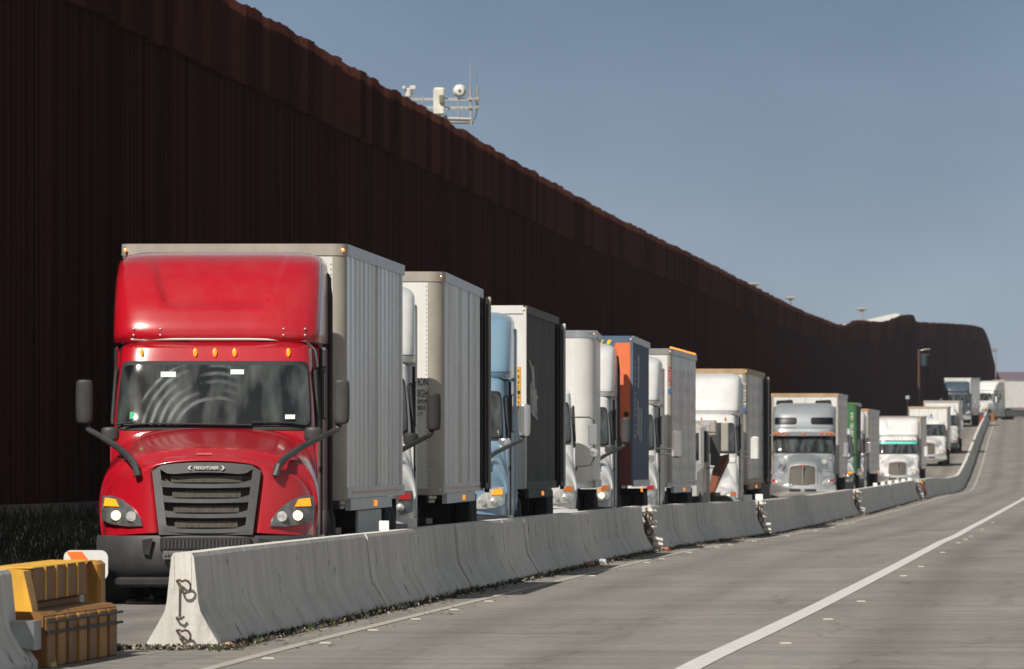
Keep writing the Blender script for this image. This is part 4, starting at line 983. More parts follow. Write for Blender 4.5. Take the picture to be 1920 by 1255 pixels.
            b = MB(); b.bbox(*(sorted((sx*1.40, sx*1.56))), 1.95, 2.0, 1.92, 2.30, .015); b.build('mirror_housing', M['chrome'], ar)
            b = MB(); b.lathe_y([(-.03,.03),(-.02,.075),(.03,.08)], sx*1.50, 1.98, 1.78, 14); b.build('spot_mirror', M['chrome'], ar, True)
    # --- running gear
    b = MB(); fl = P.get('chassis', 6.9)
    for sx in (-1, 1): b.box(*(sorted((sx*.38, sx*.48))), .5, fl, .72, .98)
    b.box(-.45,.45, 5.5, 6.3, .98, 1.14); b.box(-1.0, 1.0, 1.05, 1.2, .42, .58); b.box(-.5,.5, .6, 1.9, .45, .8)
    b.build('chassis', M['frame'], t)
    for sx in (-1, 1):
        x0 = .90 if sx > 0 else -1.18
        wheel(t, x0, 1.22, side=sx)
        for yy in P.get('axles', (5.35, 6.65)): wheel(t, .60 if sx > 0 else -1.19, yy, dual=True, side=sx)
        b = MB(); b.lathe_y([(0,.2),(.02,.30),(1.28,.30),(1.3,.2)], sx*.88, 3.2 if fair not in ('none',) else 2.3, .62, 20); b.build('fuel_tank', M['alu'], t, True)
        b = MB(); b.bbox(*(sorted((sx*.75, sx*1.15))), 2.1, 2.9, .42, .50, .01); b.build('step', M['alu'], t)
        if P.get('stack'):
            b = MB(); b.tube([(sx*1.05, rear+.3 if fair in ('high','dome') else 3.4, 1.2), (sx*1.05, rear+.3 if fair in ('high','dome') else 3.4, 3.3)], .07, 10); b.build('exhaust_stack', M['chrome'], t, True)
    b = MB(); b.tube([(.5,5.3,.9),(.85,5.25,.95),(1.16,5.2,1.02)], .07, 10) if hi > 1 else b.box(-.3,.3,5.2,5.4,.7,.9)
    if hi > 1: b.build('intake_duct', M['black'], t, True)
    return t

def trailer(label, xr, d, xr2, L, P, group='semi trailers queueing along the wall'):
    """xr: x of the front right corner; xr2: x of the rear right corner"""
    W = P.get('W', 2.59); h = math.asin((xr2-xr)/L)
    g0 = GZ(d+2); H = P.get('ztop', 4.08+g0) - g0
    t = empty('semi_trailer', (xr-W/2, d, g0), -h, label, P.get('cat', 'trailer'), group)
    t.rotation_euler[0] = math.atan((GZ(d+L)-GZ(d+2))/L)*.8
    hw = W/2; zb = P.get('zb', 1.17); cr_ = P.get('corner', .16)
    top = H-.13; hwp = hw-.012
    # front panel
    b = MB(); b.bbox(-hw+cr_, hw-cr_, 0, .05, zb, top, .004); fp = b.build('front_panel', M[P.get('front','trwhite')], t)
    if P.get('seams', True):
        b = MB()
        for x in (-.6, 0, .6): b.box(x-.012, x+.012, -.004, .001, zb+.02, top-.02)
        b.build('panel_seam', M['beige'], fp)
    for sx in (-1, 1):
        b = MB()
        if cr_ > .08:
            arc = [(sx*(hw-cr_+cr_*math.sin(a*math.pi/16)), cr_-cr_*math.cos(a*math.pi/16)) for a in range(9)]
            arc = [(p[0]+sx*.003*0, p[1]-.003) for p in arc]
            b.loft([[(p[0], p[1], z) for p in arc] + [(sx*(hw-cr_), .08, z)] for z in (zb, top)], True, True)
        else: b.bbox(*(sorted((sx*(hw-cr_), sx*hw))), -.01, .15, zb, top+.1, .004)
        cp = b.build('corner_post', M[P.get('post','beige')], t, True)
        if P.get('rivets', False) and sx > 0:
            b = MB(); z = zb+.1
            while z < top-.05: b.lathe_y([(-.006,.003),(-.004,.008),(.01,.008)], hw-cr_-.02, 0, z, 6); z += .06
            b.build('rivet', M['plastic2'], cp)
        # side with ribs: folded outline extruded upwards
        pit, dep, sty = P.get('rib', (1.2, .018, 'post'))
        y = cr_ if cr_ > .08 else .15; pts = [(0, y)]
        rn = random.Random(int(d))
        while y < L-.2:
            if sty == 'post': pts += [(0,y+pit-.10),(dep,y+pit-.09),(dep,y+pit-.02),(0,y+pit-.01)]; pts.insert(-4, (-rn.uniform(-.02,.04), y+pit*rn.uniform(.3,.6)))
            elif sty == 'corr': pts += [(0,y+pit*.35),(-dep,y+pit*.5),(-dep,y+pit*.85),(0,y+pit)]
            else: pts += [(-rn.uniform(0,.006), y+pit)]
            y += pit
        pts = [p for p in pts if p[1] < L-.06] + [(0, L-.05)]
        o = -.012
        b = MB(); b.loft([[(sx*(hw+o+p[0]), p[1], z) for p in pts] for z in (zb+.10, top)], False)
        sn_ = P.get('side','sidemetal'); tone = 1; b.m = []
        for k_ in range(len(pts)-1):
            if sty != 'post' or k_ % 5 == 0: tone = rn.choice([0,0,1,2])
            b.m.append(tone if sn_ in TONES else 0)
        sp = b.build('side_panel', TONES.get(sn_, [M[sn_]]), t)
        b = MB(); b.box(*(sorted((sx*(hw-.03), sx*(hw+.012)))), .12, L, zb-.02, zb+.11); b.build('bottom_rail', M[P.get('rail','alu')], sp)
        b = MB(); b.box(*(sorted((sx*(hw-.03), sx*(hw+.014)))), cr_, L+.01, top, H); b.build('top_rail', M[P.get('rail','alu')], sp)
        if P.get('apron', True):
            b = MB(); b.box(*(sorted((sx*(hw-.06), sx*(hw+.005)))), .9, L-3.4, zb-.16, zb-.025); b.build('side_apron', M[P.get('rail','alu')], sp)
        if P.get('tape', True):
            b = MB(); y = 1.
            b.box(*(sorted((sx*(hw+.012), sx*(hw+.015)))), 1., L-1, zb+.035, zb+.06)
            b.build('reflective_tape', M['redlens'], sp)
        b = MB(); b.box(*(sorted((sx*(hw+.0), sx*(hw+.04)))), L*.45, L*.45+.08, zb-.13, zb-.06); b.build('side_marker_light', M['amber'], t)
        if P.get('opendoor') and sx > 0:
            b = MB(); b.bbox(hw+.015, hw+.045, L-1.25, L-.05, zb+.02, top-.02, .01); b.bbox(hw+.06, hw+.09, L-1.22, L+.02, zb-.0, top, .01)
            b.box(hw+.03, hw+.10, L-.10, L+.06, zb-.05, zb+.0)
            dr = b.build('open_rear_door', M[P.get('doorcol','door')], t); dr['label'] = 'dark rear door swung open against the side'
            b = MB()
            for zz in (zb+.5, zb+1.3, zb+2.1): b.bbox(hw+.085, hw+.115, L-1.1, L-1.0, zz, zz+.12, .01)
            b.tube([(hw+.105, L-1.05, zb+.1),(hw+.105, L-1.05, top-.1)], .014, 6); b.build('lock_rod', M['frame'], dr)
            b = MB(); b.bbox(hw+.075, hw+.125, L+.02, L+.08, zb, top+.02, .01); b.build('door_edge', M[P.get('doorsurf','beige')], dr)
        else:
            b = MB(); b.box(*(sorted((sx*.02, sx*(hw-.06)))), L-.03, L+.02, zb+.1, top-.02); b.build('rear_door', M[P.get('front','trwhite')], t)
        # gear
        for yy in P.get('axles', (L-2.9, L-1.6)): wheel(t, .66 if sx > 0 else -1.25, yy, dual=True, side=sx)
        b = MB(); b.box(*(sorted((sx*.62, sx*1.22))), L-.55, L-.53, .25, 1.1); b.build('mud_flap', M['black'], t)
        b = MB(); b.box(*(sorted((sx*.80, sx*.92))), 3.4, 3.5, .28, zb); b.box(*(sorted((sx*.74, sx*.98))), 3.32, 3.58, .24, .28); b.build('landing_leg', M['frame'], t)
    b = MB(); b.box(-hw+.03, hw-.03, .05, L-.02, H-.035, H-.012); b.box(-hw+.05, hw-.05, .05, L-.05, zb, zb+.06); b.build('roof', M[P.get('rail','alu')], t)
    b = MB()
    if cr_ > .08:
        arc = [(hw-cr_+(cr_+.008)*math.sin(a*math.pi/16), cr_-(cr_+.008)*math.cos(a*math.pi/16)) for a in range(9)]
        ou = [(-x, y) for x, y in reversed(arc)] + arc
        b.loft([[(x, y-.004, z) for x, y in ou] + [(hw-.1,.1,z),(-hw+.1,.1,z)] for z in (top, H+.004)], True, True)
        b.build('front_rail', M[P.get('frontrail', P.get('post','beige'))], t); b = MB()
        b.loft([[(x, y-.004, z) for x, y in ou] + [(hw-.1,.1,z),(-hw+.1,.1,z)] for z in (zb-.04, zb+.05)], True, True)
    else: b.box(-hw+cr_, hw-cr_, -.015, .08, top, H)
    b.build('front_rail', M[P.get('frontrail', P.get('post','beige'))], t)
    b = MB(); b.box(-.5,.5, .3, L-.3, zb-.28, zb-.01); b.box(-.9,.9, L-3.6, L-.7, .75, zb-.2); b.box(-1.1,1.1, L-.1, L-.02, .55, .65); b.build('underframe', M['frame'], t)
    for x, y_ in ((-hw+.04, .0), (hw-.04, .0)):
        b = MB(); b.lathe_y([(-.02,.008),(-.015,.02),(.02,.02)], x, y_-.0, H-.07, 8); b.build('clearance_light', M['amber' if P.get('litmark') else 'amberoff'], t)
    if P.get('toplights'):
        b = MB(); y = .3
        for x in (-.3, 0, .3): b.bbox(x-.09, x+.09, -.02, .06, H-.0, H+.05, .01)
        while y < L: b.bbox(hw-.06, hw+.0, y, y+.25, H, H+.045, .01); y += 1.0
        b.build('roof_light_row', M['amber'], t)
    if P.get('skirt'):
        b = MB(); b.bbox(hw-.10, hw-.06, 4.0, 9.8, .42, zb-.17, .01); b.bbox(-hw+.06, -hw+.10, 4.0, 9.8, .42, zb-.17, .01); b.build('side_skirt', M['trwhite'], t)
    return t, H, hw, zb, top

def truck(tl, ll, xr, d, xr2, L, TP, RP, Lt=6.1, thead=None, shift=0.):
    tr = trailer(ll, xr, d, xr2, L, RP)
    h = math.asin((xr2-xr)/L); th = h if thead is None else thead
    W = RP.get('W', 2.59); xc = xr - W/2 - Lt*math.sin(th) + shift
    tt = tractor(tl, xc, d-Lt, th, TP)
    return tt, tr

# 1 the red truck
t1, tr1 = truck('bright red tractor with tall roof fairing and lit headlights, first in the queue',
   'tall white and beige box trailer with ribbed aluminium side behind the bright red tractor',
   px(650,131), 131, px(757,145.4), 14.6,
   dict(paint='red', trim='plastic', detail=2, smear=True, lit=True, mirror='arm', rear=5.3), dict(ztop=pz(458,131), rivets=True, skirt=True, litmark=True, rib=(1.05,.022,'post')), thead=.019, shift=-.05)
# 2
t2, tr2 = truck('white tractor mostly hidden behind the first trailer, only its fender and black mirror showing',
   'white trailer with black caution lettering on its front and dark rear door folded open',
   px(833,155), 155, px(905,171), 16.1,
   dict(paint='white', turn='red', mirrorcol='black', trim='black'), dict(ztop=pz(510,155), corner=.22, opendoor=True, rivets=True, rib=(.9,.02,'post')), shift=-.25, thead=0.)
tt, H, hw, zb, top = tr2
fp = [c for c in tt.children if c.name.startswith('front_panel')][0]
for (s_, sz, z) in (('CAUTION', .155, 2.62), ('13-6 HIGH', .155, 2.46), ('MAXIMUM', .085, 2.375), ('4 PIEDS', .085, 2.29), ('11 FT', .075, 2.205)):
    front_text('lettering', s_, sz, .90 if sz > .1 else .955, -.004, z, M['textblack'], fp, sx=.52 if sz > .1 else .62)
# 3
t3, tr3 = truck('light blue metallic tractor with tall fairing and chrome mirror, third in the queue',
   'dark sided trailer with cream front and yellow vertical sign behind the light blue tractor',
   px(987,182), 182, px(1047,197), 15.1,
   dict(paint='blue', mirrorcol='chrome', lit=False, trim='plastic', smoked=False, top=3.95), dict(ztop=pz(573,182), corner=.05, post='trwhite', front='trwhite', side='darkside', rail='darkside', rib=(.32,.03,'corr'), opendoor=True, doorsurf='trwhite', tape=False), Lt=6.3)
tt, H, hw, zb, top = tr3
fp = [c for c in tt.children if c.name.startswith('front_panel')][0]; rg = random.Random(2)
b = MB(); b.box(hw-.19, hw-.09, -.012, -.004, H-1.72, H-.98); sg = b.build('vertical_sign', M['yellow'], fp)
b = MB()
for k in range(8): glyphs(rg, b, hw-.175, H-1.66+k*.082, .06, .05, 'y', -.012)
b.box(hw-.18, hw-.10, -.016, -.012, H-1.42, H-1.36); b.build('sign_characters', M['textblack'], sg)
b = MB()
b.tube([(hw+.004, 1.3+(k*.37)%3.4+rg.uniform(-.2,.2), zb+1.75-.02*k+rg.uniform(-.30,.35)) for k in range(26)], .016, 5)
sp = [c for c in tt.children if c.name.startswith('side_panel')][1]; b.build('graffiti', mat('faded_spray_paint', (.6,.6,.6), .8), sp)
b = MB(); b.box(-.9,.2,.2,2.5,H,H+.04); b.build('blue_tarp', mat('dark_blue_tarp', (.03,.05,.11), .8), tt)
# 4 box truck with day cab
t4, tr4 = truck('low white day cab with wire framed chrome mirrors, fourth in the queue',
   'plain dull white trailer with rounded chrome trimmed front corner, behind the low white day cab',
   px(1118,208), 208, px(1127,216.5), 8.6,
   dict(paint='white', fair='none', mirror='wire', trim='plastic', bumper='body', smoked=False, turn='off', axles=(4.6,), chassis=5.2, cabrear=3.05),
   dict(ztop=pz(620,208), corner=.38, post='trwhite', frontrail='chrome', side='sidesmooth', rib=(1.2,.004,'flat'), tape=False, apron=False), Lt=3.9, shift=-.23)
# 5 container
t5, tr5 = truck('white tractor with dark grey mirror just before the orange and blue container',
   'shipping container with orange front and ribbed blue side on a dark red chassis frame',
   px(1187,225), 225, px(1218,237.2), 12.3,
   dict(paint='white', lit=True, smoked=False, turn='off', mirror='arm', edge=True, rear=5.3), dict(ztop=pz(630,225), corner=.05, post='containerblue', front='orange', side='containerblue', rail='alu', frontrail='containerblue', rib=(.28,.035,'corr'), seams=False, tape=False, apron=False, W=2.5), Lt=6.0, shift=-.20)
tt, H, hw, zb, top = tr5
fp = [c for c in tt.children if c.name.startswith('front_panel')][0]
b = MB(); b.box(hw-.36, hw-.055, -.012, .0, H-1.9-.0, H); b.build('orange_post', M['orange'], fp)
b = MB(); b.box(hw-.32, hw-.055, -.013, -.001, zb-.0, H-2.0); b.build('rusty_red_post', M['deepred'], fp)
b = MB(); b.box(-hw+.05, hw-.37, -.012, -.001, H-.24, H-.005); hz = b.build('header_beam', M['containerblue'], fp)
b = MB()
for k in range(12): x = -hw+.2+k*.16; b.poly([(x,-.014,H-.17),(x+.07,-.014,H-.17),(x+.12,-.014,H-.08),(x+.05,-.014,H-.08)], -.002) if x < hw-.5 else None
b.build('hazard_stripe', mat('hazard_yellow', (.8,.62,.02), .5), hz)
sp = [c for c in tt.children if c.name.startswith('side_panel')][1]; rg = random.Random(9)
b = MB()
for k in range(15):
    if k in (5, 11): continue
    glyphs(rg, b, 1.6, H-.55-k*.105, .42, .075, 'x', hw-.01, 3)
b.box(hw-.01, hw-.006, 4.0, 4.5, H-1.0, H-.35); b.box(hw-.01, hw-.006, 5.0, 5.3, H-2.05, H-1.4); b.box(hw-.01, hw-.006, 6.2, 6.5, H-2.1, H-1.4); b.build('white_lettering', M['textwhite'], sp)
b = MB(); b.box(hw-.012, hw-.007, 3.4, 3.9, H-1.95, H-1.25); b.build('red_mark', M['redlens'], sp)
b = MB(); b.lathe_y([(-.02,.01),(-.015,.05),(.01,.05)], hw-.13, -.012, H-1.55, 12); b.build('lamp', M['black'], fp)
# 6
t6, tr6 = truck('white tractor with chrome double bracket mirror, beside the trailer with red vertical letters',
   'white trailer with orange light row on its roof edge and red corner lettering',
   px(1260,248), 248, px(1306,262.5), 14.8,
   dict(paint='white', mirror='double', mirrorcol='chrome', turn='red', smoked=False, bumper='body'), dict(ztop=pz(654,248), corner=.10, post='beige', front='trwhite', frontrail='alu', side='sidewhite', rib=(1.2,.006,'flat'), toplights=True), shift=-.02)
tt, H, hw, zb, top = tr6; sp = [c for c in tt.children if c.name.startswith('corner_post')][1]; rg = random.Random(4)
b = MB()
for k in range(6): glyphs(rg, b, hw-.085, H-.42-k*.075, .07, .055, 'y', -.004)
b.build('red_lettering', M['textred'], sp)
b = MB(); b.box(hw-.085, hw-.02, -.008, -.003, H-.97, H-.88); b.build('blue_mark', M['textblue'], sp)

# 7 old flatbed tractor seen in the gap
d = 272.; xs = px(1346, d)
r = empty('flatbed_truck', (px(1318,d), d, GZ(d)), -.05, 'battered grey flatbed truck with rusty ramp squeezed before the big white cab', 'truck')
b = MB(); b.bbox(-1.9, .02, .0, 2.2, .9, 2.62, .08); cb = b.build('cab', M['silver'], r, True)
b = MB(); b.bbox(.02, .07, .35, 1.6, 1.7, 2.45, .03); b.build('side_window', M['black'], cb)
b = MB(); b.box(-1.7,-.1,-.012,.02,1.75,2.4); b.build('windshield', M['glass'], cb)
b = MB(); b.loft([[(-1.75,-1.5,.9),(-.1,-1.5,.9),(-.1,-1.5,1.45),(-.25,-1.5,1.55),(-1.6,-1.5,1.55),(-1.75,-1.5,1.45)],[(-1.85,.02,.9),(0,.02,.9),(0,.02,1.6),(-.15,.02,1.75),(-1.7,.02,1.75),(-1.85,.02,1.6)]], True, True); b.build('hood', M['silver'], r)
b = MB(); b.bbox(-.12, .09, 2.3, 2.42, .35, 2.60, .02); b.bbox(-.12,.09,2.3,2.42,2.55,2.66,.01); b.build('headache_rack', M['silver'], r)
b = MB(); b.bbox(.10,.34,2.3,2.36,1.62,2.36,.02); b.build('mirror_housing', M['plastic'], r, True)
b = MB(); b.tube([(.0,2.3,2.42),(.22,2.33,2.42),(.22,2.33,2.3)], .015, 6); b.tube([(.0,2.3,1.56),(.22,2.33,1.56),(.22,2.33,1.66)], .015, 6); b.build('mirror_arm', M['black'], r)
b = MB(); b.bbox(-.35,.22, 3.0, 3.5, 2.28, 2.72, .03); b.build('cargo_box', M['beige'], r)
b = MB(); b.bbox(.30,.48, 4.2, 4.5, 1.95, 2.65, .02); b.build('cargo_post', M['beige'], r)
b = MB(); b.loft([[(.02,3.6,.98),(.16,3.6,.92),(.16,3.6,.98),(.02,3.6,1.06)],[(.10,3.9,1.30),(.30,3.9,1.28),(.30,3.9,1.42),(.10,3.9,1.5)],[(.30,4.2,1.68),(.50,4.2,1.72),(.50,4.2,1.9),(.26,4.2,1.85)]], True, True); b.build('rusty_ramp', M['rust'], r)
b = MB(); b.lathe_y([(0,.1),(.02,.32),(.9,.32),(.92,.1)], .05, 2.6, .62, 18); b.lathe_y([(0,.1),(.02,.30),(.9,.30),(.92,.1)], .38, 2.7, .60, 18); b.build('fuel_tank', M['plastic'], r, True)
b = MB(); b.box(-1.6,.2,2.5,7.,.8,.95); b.build('flatbed', M['frame'], r)
for sx, x0 in ((1,-.3),(-1,-1.9)):
    wheel(r, x0, -.6, side=sx); wheel(r, x0-.2, 5.5, dual=True, side=sx)

# 8 big white cab
t8, tr8 = truck('big white aero cab with white box mirrors on double brackets, centre right of the queue',
   'tan stained trailer with open dark rear door behind the big white cab',
   px(1402,290), 290, px(1434,304.5), 14.8,
   dict(paint='white', hood='C', mirror='double', mirrorcol='white', smoked=False, turn='off', bumper='body'), dict(ztop=pz(692,290), corner=.14, post='beige', frontrail='tan', rail='tan', side='sidewhite', rib=(1.2,.006,'flat'), opendoor=True), Lt=6.3, shift=.03)
tt, H, hw, zb, top = tr8; sp = [c for c in tt.children if c.name.startswith('corner_post')][1]; rg = random.Random(6)
b = MB()
for k in range(7): glyphs(rg, b, hw-.12, H-.42-k*.085, .07, .06, 'y', -.006)
b.build('grey_lettering', M['textwhite'], sp)
b = MB(); b.box(hw-.12, hw-.05, -.012, -.005, H-1.12, H-1.0); b.build('blue_mark', M['textblue'], sp)
# 9 grey blue truck facing the camera
t9, tr9 = truck('grey blue tractor with twin dark roof windows, chrome bumper and row of orange visor lights',
   'white trailer with tan top rail and dark front vents behind the grey blue tractor',
   px(1574,432), 432, px(1590,446), 14.5,
   dict(paint='greyblue', hood='C', fair='dome', visor=True, bumper='chrome', mirror='double', mirrorcol='chrome', pods=True, turn='red', smoked=False, stickers=False), dict(ztop=pz(738,432), corner=.10, frontrail='tan', post='beige', side='sidewhite', rib=(1.2,.006,'flat')), Lt=6.4, thead=.042, shift=.0)
tt, H, hw, zb, top = tr9
fp = [c for c in tt.children if c.name.startswith('front_panel')][0]
b = MB()
for x0, x1 in ((-1.12,-.45),(.35,1.0)): b.poly([(x0,-.006,H-.42),(x0+.04,-.006,H-.27),(x1-.04,-.006,H-.24),(x1,-.006,H-.42)], -.004)
b.build('front_vent', M['black'], fp)
# 10 green
t10, tr10 = truck('dark mirrored white tractor almost hidden behind the grey blue truck, beside the green container',
   'green container with vertical white lettering on its front and grey ribbed side',
   px(1607,470), 470, px(1615,482), 12.3,
   dict(paint='white', fair='none', mirror='arm', mirrorcol='plastic'), dict(ztop=pz(755,470), corner=.12, post='green', front='green', frontrail='green', side='darkside', rib=(.3,.03,'corr'), seams=False), Lt=5.0)
tt, H, hw, zb, top = tr10; fp = [c for c in tt.children if c.name.startswith('front_panel')][0]; rg = random.Random(8)
b = MB(); z = H-.50
for grp in (4, 3, 3, 3):
    for k in range(grp): glyphs(rg, b, hw-.27, z, .11, .075, 'y', -.003, 4); z -= .095
    z -= .04
b.build('white_lettering', M['textwhite'], fp)
# 11
t11, tr11 = truck('white tractor with orange turn signal peeking out between green container and teal strip cab',
   'weathered grey sided trailer between the green container and the teal strip cab',
   px(1630,540), 540, px(1648,556), 15.,
   dict(paint='white', mirrorcol='chrome', turn='off', lit=False, smoked=False), dict(ztop=pz(767,540), corner=.12, frontrail='tan', side='sidewhite', rib=(1.2,.006,'flat')))
# 12
t12, tr12 = truck('far white tractor with teal sunstrip across its windshield and split tan grille',
   'trailer with tan top rail behind the far white tractor with the teal sunstrip',
   px(1728,646), 646, px(1737,661), 14.6,
   dict(paint='white', hood='C', strip=True, mirror='double', mirrorcol='white', smoked=False, turn='off', bumper='chrome', top=4.0), dict(ztop=pz(782,646), corner=.10, frontrail='tan', side='sidesmooth', rib=(1.2,.006,'flat')), thead=.045)
# 13
t13, tr13 = truck('small white day cab before the white box that bears a small dark mark',
   'white box trailer with a small dark triangular mark on its front, halfway up the hill',
   px(1778,738), 738, px(1781,748), 8.5,
   dict(paint='white', hood='C', fair='none', mirror='wire', smoked=False, turn='off', bumper='chrome', axles=(4.6,), chassis=5., cabrear=3.05), dict(ztop=pz(763,738), corner=.10, frontrail='tan', side='sidesmooth', rib=(1.2,.006,'flat')), Lt=3.6)
tt, H, hw, zb, top = tr13; fp = [c for c in tt.children if c.name.startswith('front_panel')][0]
b = MB(); b.poly([(.05,-.004,H-.75),(.16,-.004,H-.45),(.22,-.004,H-.45),(.32,-.004,H-.78),(.25,-.004,H-.78),(.18,-.004,H-.58),(.12,-.004,H-.75)], -.004); b.box(-.2,.5,-.008,-.004,H-1.0,H-.96); b.build('dark_mark', M['textblue'], fp)
# 14
t14, tr14 = truck('white tractor with rounded fairing standing alone behind the small day cab on the hill',
   'tall white box trailer farthest but one in the queue on the hill',
   px(1800,806), 806, px(1803,820), 12.,
   dict(paint='white', fair='bubble', mirror='wire', smoked=False, turn='off', axles=(4.6,), chassis=5., cabrear=3.05), dict(ztop=pz(752,806), corner=.12, side='sidesmooth', rib=(1.2,.006,'flat')), Lt=3.8)
# 15 dark blue
t15, tr15 = truck('dark blue tractor with wide dark windows and chrome bumper at the top of the hill',
   'cream fronted trailer with pinkish side above the dark blue tractor at the hilltop',
   px(1822,1067), 1067, px(1838,1081), 14.6,
   dict(paint='darkblue', mirror='double', mirrorcol='chrome', bumper='chrome', turn='off', smoked=False, top=3.95, dz=.3), dict(ztop=pz(709,1067), corner=.12, frontrail='trwhite', side='sidesmooth', rib=(1.2,.006,'flat')), thead=.02, shift=-.1)

# 16 truck crossing at the crest, seen from its side
d = 1150.
hx = px(1862, d) - 1.15*math.cos(R(28)) - 2.0*math.sin(R(28))
t16 = tractor('white aero tractor turning across the crest of the road at the right edge', hx, d, R(28), dict(paint='white', mirror='double', mirrorcol='white'), 'vehicles at the crest')
sk = [c for c in t16.children if c.name.startswith('sleeper')][0]
b = MB(); b.poly([(1.175,3.2,1.75),(1.175,3.35,1.75),(1.175,3.35,2.3),(1.175,3.2,2.3)], .004, 0); b.poly([(1.176,3.4,2.05),(1.176,3.6,2.3),(1.176,3.75,2.3),(1.176,3.5,2.0),(1.176,3.8,1.75),(1.176,3.62,1.75)], .004, 0); b.build('green_mark', M['textgreen'], sk)
tt, H, hw, zb, top = trailer('long white trailer behind the tractor turning at the crest, cut by the right edge', 0, 1150, .5, 14.6, dict(ztop=GZ(1152)+4.1, front='trwhite', side='trwhite', rib=(1.2,.006,'flat')), 'vehicles at the crest')
tt.location = (hx+6.3*math.sin(R(28))-.3, d+6.3*math.cos(R(28))-.9, GZ(d)); tt.rotation_euler = (0, 0, -R(66))
b = MB(); b.bbox(hw-.30, hw-.05, .4, 2.6, .35, zb-.1, .03); b.build('tool_box', M['plastic2'], tt)
bm_ = MB(); bm_.lathe_z([(0,.34),(.06,.34),(.08,.26),(.6,.22),(.9,.18),(.92,.1)], 0,0,0)
o = bm_.build('traffic_drum', mat('orange_drum', (.20,.09,.03), .6)); o.location = (px(1862,1125), 1125, GZ(1125)); tag(o, 'orange traffic drum at the top end of the barrier by the crest', 'drum')
b = MB(); b.loft([[(-.9,0,.25),(.9,0,.25),(.9,0,.6),(.5,0,.85),(-.5,0,.85),(-.9,0,.6)],[(-.9,1.6,.25),(.9,1.6,.25),(.9,1.6,.7),(.6,1.6,1.35),(-.6,1.6,1.35),(-.9,1.6,.7)],[(-.9,4.,.25),(.9,4.,.25),(.9,4.,.75),(.6,4,.9),(-.6,4,.9),(-.9,4.,.75)]], True, True)
rc = empty('red_car', (px(1836,1096), 1096, GZ(1096)-.2), -.04, 'small red car nose at the foot of the dark blue truck behind the barrier', 'car')
b.build('car_body', mat('dull_red_car_paint', (.22,.012,.012), .4), rc, True); rc.scale = (.8,.8,.8)
b = MB(); b.poly([(-.5,.3,.88),(.5,.3,.88),(.55,1.5,1.30),(-.55,1.5,1.30)], -.02); b.build('windshield', M['glass'], rc)
for sx in (-1, 1):
    b = MB(); b.lathe_x([(0,.2),(.02,.32),(.18,.32),(.2,.2)], sx*.75-.1, .8, .32, 16); b.lathe_x([(0,.2),(.02,.32),(.18,.32),(.2,.2)], sx*.75-.1, 3.3, .32, 16); b.build('wheel', M['tyre'], rc)

# ------------------------------------------------------------------ tower, lamps, poles, far things
D = 430.
def TX(p): return px(p, D)
def TZ(y): return pz(y, D)
s1 = D/F
r = empty('communication_tower', (TX(832), D, GZ(D)), 0, 'pale steel tower with round white dish and antennas rising above the wall', 'tower')
ox, oz = TX(832), GZ(D)
def q(p, y, dy=0): return (TX(p)-ox, dy, TZ(y)-oz)
twm = mat('pale_tower_steel', (.36,.36,.34), .5, .3, dirt=.3); whm = mat('cream_antenna_housing', (.60,.59,.52), .5, dirt=.2)
b = MB(); b.tube([(0,0,0), q(832,236)], [.35,.25], 14); b.build('mast', twm, r, True)
b = MB()
for dy in (-.9, .9):
    b.tube([q(768,187,dy), q(890,187,dy)], .03, 6); b.tube([q(768,203,dy), q(890,203,dy)], .03, 6); b.tube([q(822,223,dy), q(882,225,dy)], .06, 6)
for p in (774, 793, 890): b.tube([q(p,187,-.9), q(p,187,.9)], .025, 6)
for p, y0_, y1_ in ((774,176,206),(793,177,205),(824,180,230),(860,180,222),(861,203,223)): b.tube([q(p,y0_,-.9), q(p,y1_,-.9)], .03, 6)
b.box(q(815,0)[0], q(885,0)[0], -.9, .9, q(0,231)[2], q(0,225)[2])
for p in (843,856,868): b.tube([q(p,203,-.9), q(p,208,-.9)], .05, 6)
b.tube([q(812,218,-.9), q(824,228,-.9), q(838,218,-.9)], .05, 6)
b.build('platform', twm, r)
b = MB(); b.bbox(q(813,0)[0], q(834,0)[0], -1.2, -.7, q(0,217)[2], q(0,166)[2], .05); b.build('panel_antenna', whm, r)
b = MB(); b.bbox(q(824,0)[0], q(833,0)[0], -1.32, -1.2, q(0,196)[2], q(0,180)[2], .03); b.build('equipment_box', mat('grey_green_box', (.16,.17,.13), .6), r)
b = MB(); b.lathe_y([(-.25,.05),(-.22,.16),(-.08,.24),(.0,.25),(.12,.16),(.25,.12)], q(862,0)[0], -.9, q(0,172)[2], 24); dh = b.build('dish', M['trwhite'], r, True)
b = MB(); b.lathe_y([(0,.02),(.01,.06),(.05,.06)], q(862,0)[0], -1.17, q(0,172)[2], 12); b.build('dish_hub', M['plastic2'], dh, True)
b = MB(); b.tube([q(882,108,-.9), q(882,170,-.9)], [.012,.028], 6); b.tube([q(882,168,-.9), q(884,236,-.9)], .05, 8); b.build('whip_antenna', twm, r, True)
b = MB(); b.tube([q(894,110,-.5), q(894,160,-.5)], .006, 5); b.tube([q(895,162,-.5), q(895,200,-.5)], .05, 8); b.tube([q(894,198,-.5), q(894,214,-.5), q(886,234,-.5)], .022, 6); b.build('whip_antenna', twm, r, True)
b = MB(); b.lathe_z([(0,.12),(.1,.13),(.28,.12),(.3,.06)], q(766,0)[0], -.9, q(0,182)[2], 14); b.tube([q(767,183,-.9), q(772,200,-.9)], .05, 8); b.bbox(q(755,0)[0], q(761,0)[0], -1.1,-.8, q(0,169)[2], q(0,163)[2], .02); b.bbox(q(769,0)[0], q(780,0)[0], -1.1,-.8, q(0,170)[2], q(0,162)[2], .02); b.tube([q(757,168,-.9), q(775,168,-.9)], .03, 6); b.build('camera_unit', whm, r, True)
